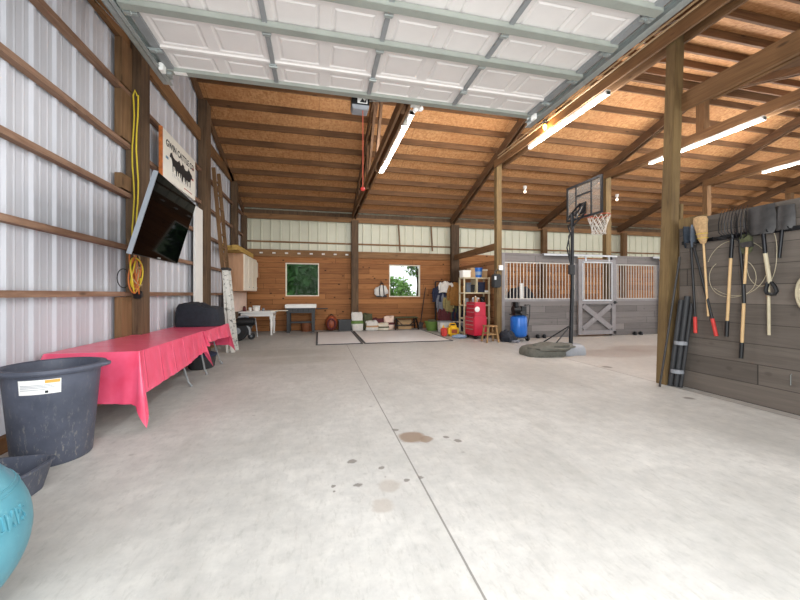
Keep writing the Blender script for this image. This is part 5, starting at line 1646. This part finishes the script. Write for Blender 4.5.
# beige metal shelf
sh = T('metal_shelf', 'tall beige metal shelf behind the red tool cabinet', 'shelf', (4.73, 10.2, 0))
for xx in (4.30, 5.12):
    for yy in (10.02, 10.38):
        MB().box((xx, yy, 0), (xx + .045, yy + .03, 1.82)).to('post', 'beige', sh, smooth=False)
for z_ in (.1, .55, .95, 1.33, 1.79):
    MB().box((4.30, 10.0, z_ - .02), (5.165, 10.42, z_ + .02)).to('shelf', 'beige', sh, smooth=False)
MB().box((4.71, 10.0, 1.35), (4.75, 10.42, 1.77)).to('divider', 'beige', sh, smooth=False)
def carton(name, lab, cat, x_, y_, z_, w_, d_, h_, mt, grp=None, lid=None):
    b = T(name, lab, cat, (x_, y_, z_), grp)
    MB().box((x_ - w_ / 2, y_ - d_ / 2, z_), (x_ + w_ / 2, y_ + d_ / 2, z_ + h_)).to('body', mt, b, bev=.012)
    MB().box((x_ - w_ / 2 - .008, y_ - d_ / 2 - .008, z_ + h_ - .05), (x_ + w_ / 2 + .008, y_ + d_ / 2 + .008, z_ + h_)).to('lid', lid or mt, b, bev=.006)
    return b
carton('box', 'white box on top of the shelf at its left end', 'box', 4.42, 10.2, 1.811, .26, .28, .22, 'white')
carton('box', 'tan box on top of the shelf between white box and blue bucket', 'box', 4.66, 10.25, 1.811, .18, .28, .30, 'tan')
pb = T('bucket', 'blue bucket standing on top of the shelf', 'bucket', (4.83, 10.12, 1.811))
MB().lathe([(.02, 0), (.10, 0), (.125, .27), (.135, .27), (.135, .30), (.12, .30), (.095, .03), (.02, .02)], (4.83, 10.12, 1.811), 22).to('body', 'blue', pb)
MB().lathe([(.112, .08), (.121, .18), (.1195, .18), (.1105, .08)], (4.83, 10.12, 1.811), 22, cap=False).to('label', 'lightblue', pb)
carton('box', 'brown box on top of the shelf right of the blue bucket', 'box', 5.04, 10.25, 1.811, .18, .28, .26, 'tan', None, 'cream')
carton('tool_box', 'blue box in the upper left cell of the shelf', 'box', 4.47, 10.16, 1.351, .14, .24, .3, 'bluemetal')
carton('tool_box', 'black box in the upper left cell beside the blue box', 'box', 4.62, 10.2, 1.351, .12, .24, .24, 'black')
carton('tool_box', 'large dark box in the upper right cell of the shelf', 'box', 4.9, 10.2, 1.351, .24, .3, .32, 'navy')
carton('box', 'small white box at right in the upper right cell', 'box', 5.06, 10.1, 1.351, .1, .14, .06, 'white')
for i, (x_, mt, h_) in enumerate(((4.45, 'greyplastic', .2), (4.62, 'rust', .16), (4.8, 'whitecloth', .22), (5.0, 'black', .24))):
    b = T('paint_can', ('grey', 'brown', 'white', 'black')[i] + ' can on the second shelf above the red cabinet', 'can', (x_, 10.18, .971), 'cans on the second shelf')
    MB().lathe([(.065, 0), (.07, .005), (.07, h_ - .01), (.074, h_), (.06, h_ + .004), (.02, h_ - .004)], (x_, 10.18, .971), 18).to('body', mt, b)
    MB().tube([(x_ + .07 * math.cos(a), 10.11, .971 + h_ * .8 - .06 * math.sin(a)) for a in [PI * k / 8 for k in range(9)]], .003, 5).to('bail', 'galv', b)

# red tool cabinet with its drawers facing left
RM = Matrix.Translation((4.5, 9.62, 0)) @ Matrix.Rotation(math.radians(6), 4, 'Z')
rcab = T('tool_cabinet', 'red steel rolling tool cabinet with drawers beside the stool', 'tool cabinet', (4.5, 9.62, 0))
MB(RM).box((-.19, -.27, .1), (.21, .27, .66)).to('lower_chest', 'redpaint', rcab, bev=.012)
MB(RM).box((-.165, -.25, .66), (.19, .25, 1.06)).to('upper_chest', 'redpaint', rcab, bev=.012)
for z0, z1 in ((.14, .30), (.31, .42), (.43, .53), (.54, .64)):
    d = MB(RM).box((-.20, -.25, z0), (-.19, .25, z1)).to('drawer', 'redpaint', rcab, smooth=False)
    OFF[d.name] = OFF[rcab.name]
    MB(RM).box((-.215, -.2, z1 - .025), (-.2, .2, z1 - .012)).to('handle', 'alu', d, smooth=False)
for z0, z1 in ((.69, .79), (.80, .90), (.91, 1.02)):
    d = MB(RM).box((-.176, -.23, z0), (-.166, .23, z1)).to('drawer', 'redpaint', rcab, smooth=False)
    OFF[d.name] = OFF[rcab.name]
    MB(RM).box((-.19, -.19, z1 - .025), (-.176, .19, z1 - .012)).to('handle', 'alu', d, smooth=False)
for dx in (-.14, .16):
    for dy in (-.2, .2):
        MB(RM).tube([(dx - .014, dy, .05), (dx + .014, dy, .05)], .049, 14).box((dx - .02, dy - .02, .05), (dx + .02, dy + .02, .1)).to('caster', 'black', rcab)
tag(MB().lathe([(.075, 0), (.08, .012), (.06, .022), (.01, .026)], (4.42, 9.345, .86), 22, rotm(PI / 2, 0, 0)).to('work_light', 'white'), 'round white disc stuck on the side of the red cabinet', 'disc')
for i, (dx, mt, h_) in enumerate(((-.08, 'greyplastic', .1), (.0, 'tan', .14), (.1, 'rust', .08))):
    b = T('spray_can', ('grey', 'tan', 'brown')[i] + ' can standing on top of the red tool cabinet', 'can', (4.5 + dx, 9.62, 1.062), 'cans on top of the red cabinet')
    MB().lathe([(.03, 0), (.033, .004), (.033, h_), (.02, h_ + .015)], (4.5 + dx, 9.62, 1.062), 14).to('body', mt, b)
    MB().lathe([(.018, h_ + .012), (.018, h_ + .04), (.005, h_ + .043)], (4.5 + dx, 9.62, 1.062), 12).to('cap', 'white', b)

sto = T('wooden_stool', 'small square wooden stool beside the red tool cabinet', 'stool', (4.52, 8.75, 0))
MB().box((4.36, 8.60, .42), (4.68, 8.90, .45)).to('seat', 'stoolwood', sto, bev=.008)
for sx in (-1, 1):
    for sy in (-1, 1):
        MB().beam((4.52 + sx * .17, 8.75 + sy * .16, 0), (4.52 + sx * .12, 8.75 + sy * .11, .42), .036, .036, (0, 1, 0)).to('leg', 'stoolwood', sto, smooth=False)
MB().box((4.38, 8.62, .2), (4.66, 8.64, .235)).box((4.38, 8.86, .2), (4.66, 8.88, .235)).box((4.37, 8.64, .24), (4.39, 8.86, .27)).box((4.65, 8.64, .24), (4.67, 8.86, .27)).to('stretcher', 'stoolwood', sto, smooth=False)

ac = T('air_compressor', 'upright blue air compressor with black motor before the stalls', 'air compressor', (5.4, 8.78, 0))
MB().lathe([(.03, .10), (.15, .11), (.21, .15), (.225, .19), (.225, .62), (.21, .67), (.15, .71), (.03, .72)], (5.4, 8.78, 0), 32).to('tank', 'blue', ac)
MB().box((5.20, 8.62, .72), (5.60, 8.94, .745)).to('platform', 'black', ac, smooth=False)
MB().tube([(5.22, 8.78, .87), (5.42, 8.78, .87)], .10, 16).box((5.44, 8.68, .745), (5.58, 8.88, .96)).to('motor', 'black', ac)
m_ = MB().box((5.24, 8.68, .745), (5.36, 8.88, .8))
for i in range(5):
    m_.box((5.23, 8.67, .97 + i * .022), (5.37, 8.89, .98 + i * .022))
m_.box((5.26, 8.7, .95), (5.34, 8.86, 1.08)).to('pump', 'blackmetal', ac, smooth=False)
MB().tube([(5.60, 8.66, .4), (5.66, 8.66, .7), (5.67, 8.66, 1.0), (5.67, 8.9, 1.0), (5.66, 8.9, .7), (5.60, 8.9, .4)], .014, 8).tube([(5.55, 8.72, .98), (5.67, 8.72, 1.0)], .012, 8).to('handle', 'black', ac)
MB().cbox((5.4, 8.56, .78), (.1, .05, .09)).lathe([(.03, 0), (.035, .01), (.03, .02)], (5.33, 8.55, .8), 12, rotm(PI / 2, 0, 0)).to('gauge_box', 'darkgrey', ac)
for dx in (-.2, .22):
    wheel(5.4 + dx, 8.7, .09, .05, ac, 'X')
MB().box((5.22, 8.66, .08), (5.58, 8.74, .12)).box((5.36, 8.9, 0), (5.44, 8.96, .14)).to('base_bar', 'darkgrey', ac, smooth=False)
tag(MB().ball((5.02, 8.72, .12), (.2, .2, .2), 24, bumpy=.35, seed=21).to('black_bag', 'blackcloth'), 'black bag slumped on the floor between stool and blue compressor', 'bag')
tag(MB().ball((5.12, 8.45, .03), (.12, .08, .04), 16, bumpy=.5, seed=23).to('cloth', 'greycloth'), 'grey cloth on the floor in front of the black bag', 'cloth')
bb = T('power_box', 'black box hung on the post at the corner of stalls', 'box', (4.86, 9.1, 1.46))
MB().box((4.76, 9.02, 1.48), (5.02, 9.175, 1.86)).to('body', 'black', bb, bev=.03)
MB().tube([(4.84, 9.1, 1.85), (4.86, 9.12, 1.95), (5.0, 9.165, 2.0)], .012, 8).to('strap', 'black', bb)
MB().box((4.79, 9.012, 1.70), (4.85, 9.02, 1.80)).to('tag_plate', 'alu', bb, smooth=False)
tag(MB().box((5.0, 9.12, 1.98), (5.12, 9.178, 2.12)).to('switch_box', 'white', bev=.006), 'white switch box on the corner post above the black box', 'switch')

# ------------------------------------------------------------------ trees outside the back windows
def tree(x, y, z, r, n, mat, label, seed, size=.12, rz=None):
    rnd = random.Random(seed)
    t = T('tree', label, 'tree', (x, y, -.05), 'trees behind the barn')
    MB().tube([(x, y, -.05), (x + .1, y, z * .6), (x - .05, y, z + r * .3)], [.14, .1, .04], 8).to('trunk', 'bark', t)
    vs, fs = [], []
    for i in range(n):
        d = Vector((rnd.gauss(0, 1), rnd.gauss(0, 1), rnd.gauss(0, 1))).normalized()
        q = rnd.random() ** .4
        p = Vector((x, y, z)) + Vector((d.x * r * q, d.y * r * q, d.z * (rz or r) * q))
        p += Vector((noise.noise(p * 1.7), noise.noise(p * 1.7 + Vector((9, 0, 0))), noise.noise(p * 1.7 + Vector((0, 9, 0))))) * r * .35
        u = Vector((rnd.uniform(-1, 1), rnd.uniform(-1, 1), rnd.uniform(-1, 1))).normalized()
        w = u.orthogonal().normalized()
        s_ = size * rnd.uniform(.6, 1.4)
        o_ = len(vs)
        vs += [p - u * s_, p + w * s_ * .45 - u * s_ * .1, p + u * s_, p - w * s_ * .45 - u * s_ * .1]
        fs.append((o_, o_ + 1, o_ + 2, o_ + 3))
    MB().add(vs, fs).to('leaves', mat, t, smooth=False)
tree(-1.2, 16.6, 1.9, 1.75, 9000, 'leaf', 'dense dark green tree filling the left window', 1, .15)
tree(-1.0, 19.6, 2.4, 2.1, 6000, 'leaf', 'dark green tree further back in the left window', 5, .17)
tree(3.7, 17.6, 1.15, 1.15, 2200, 'leafpale', 'pale green leafy tree low at left in the right window', 2, .12)
tree(5.2, 18.5, 2.95, .75, 420, 'leafpale', 'thin tree with sparse leaves at upper right of right window', 3, .12)
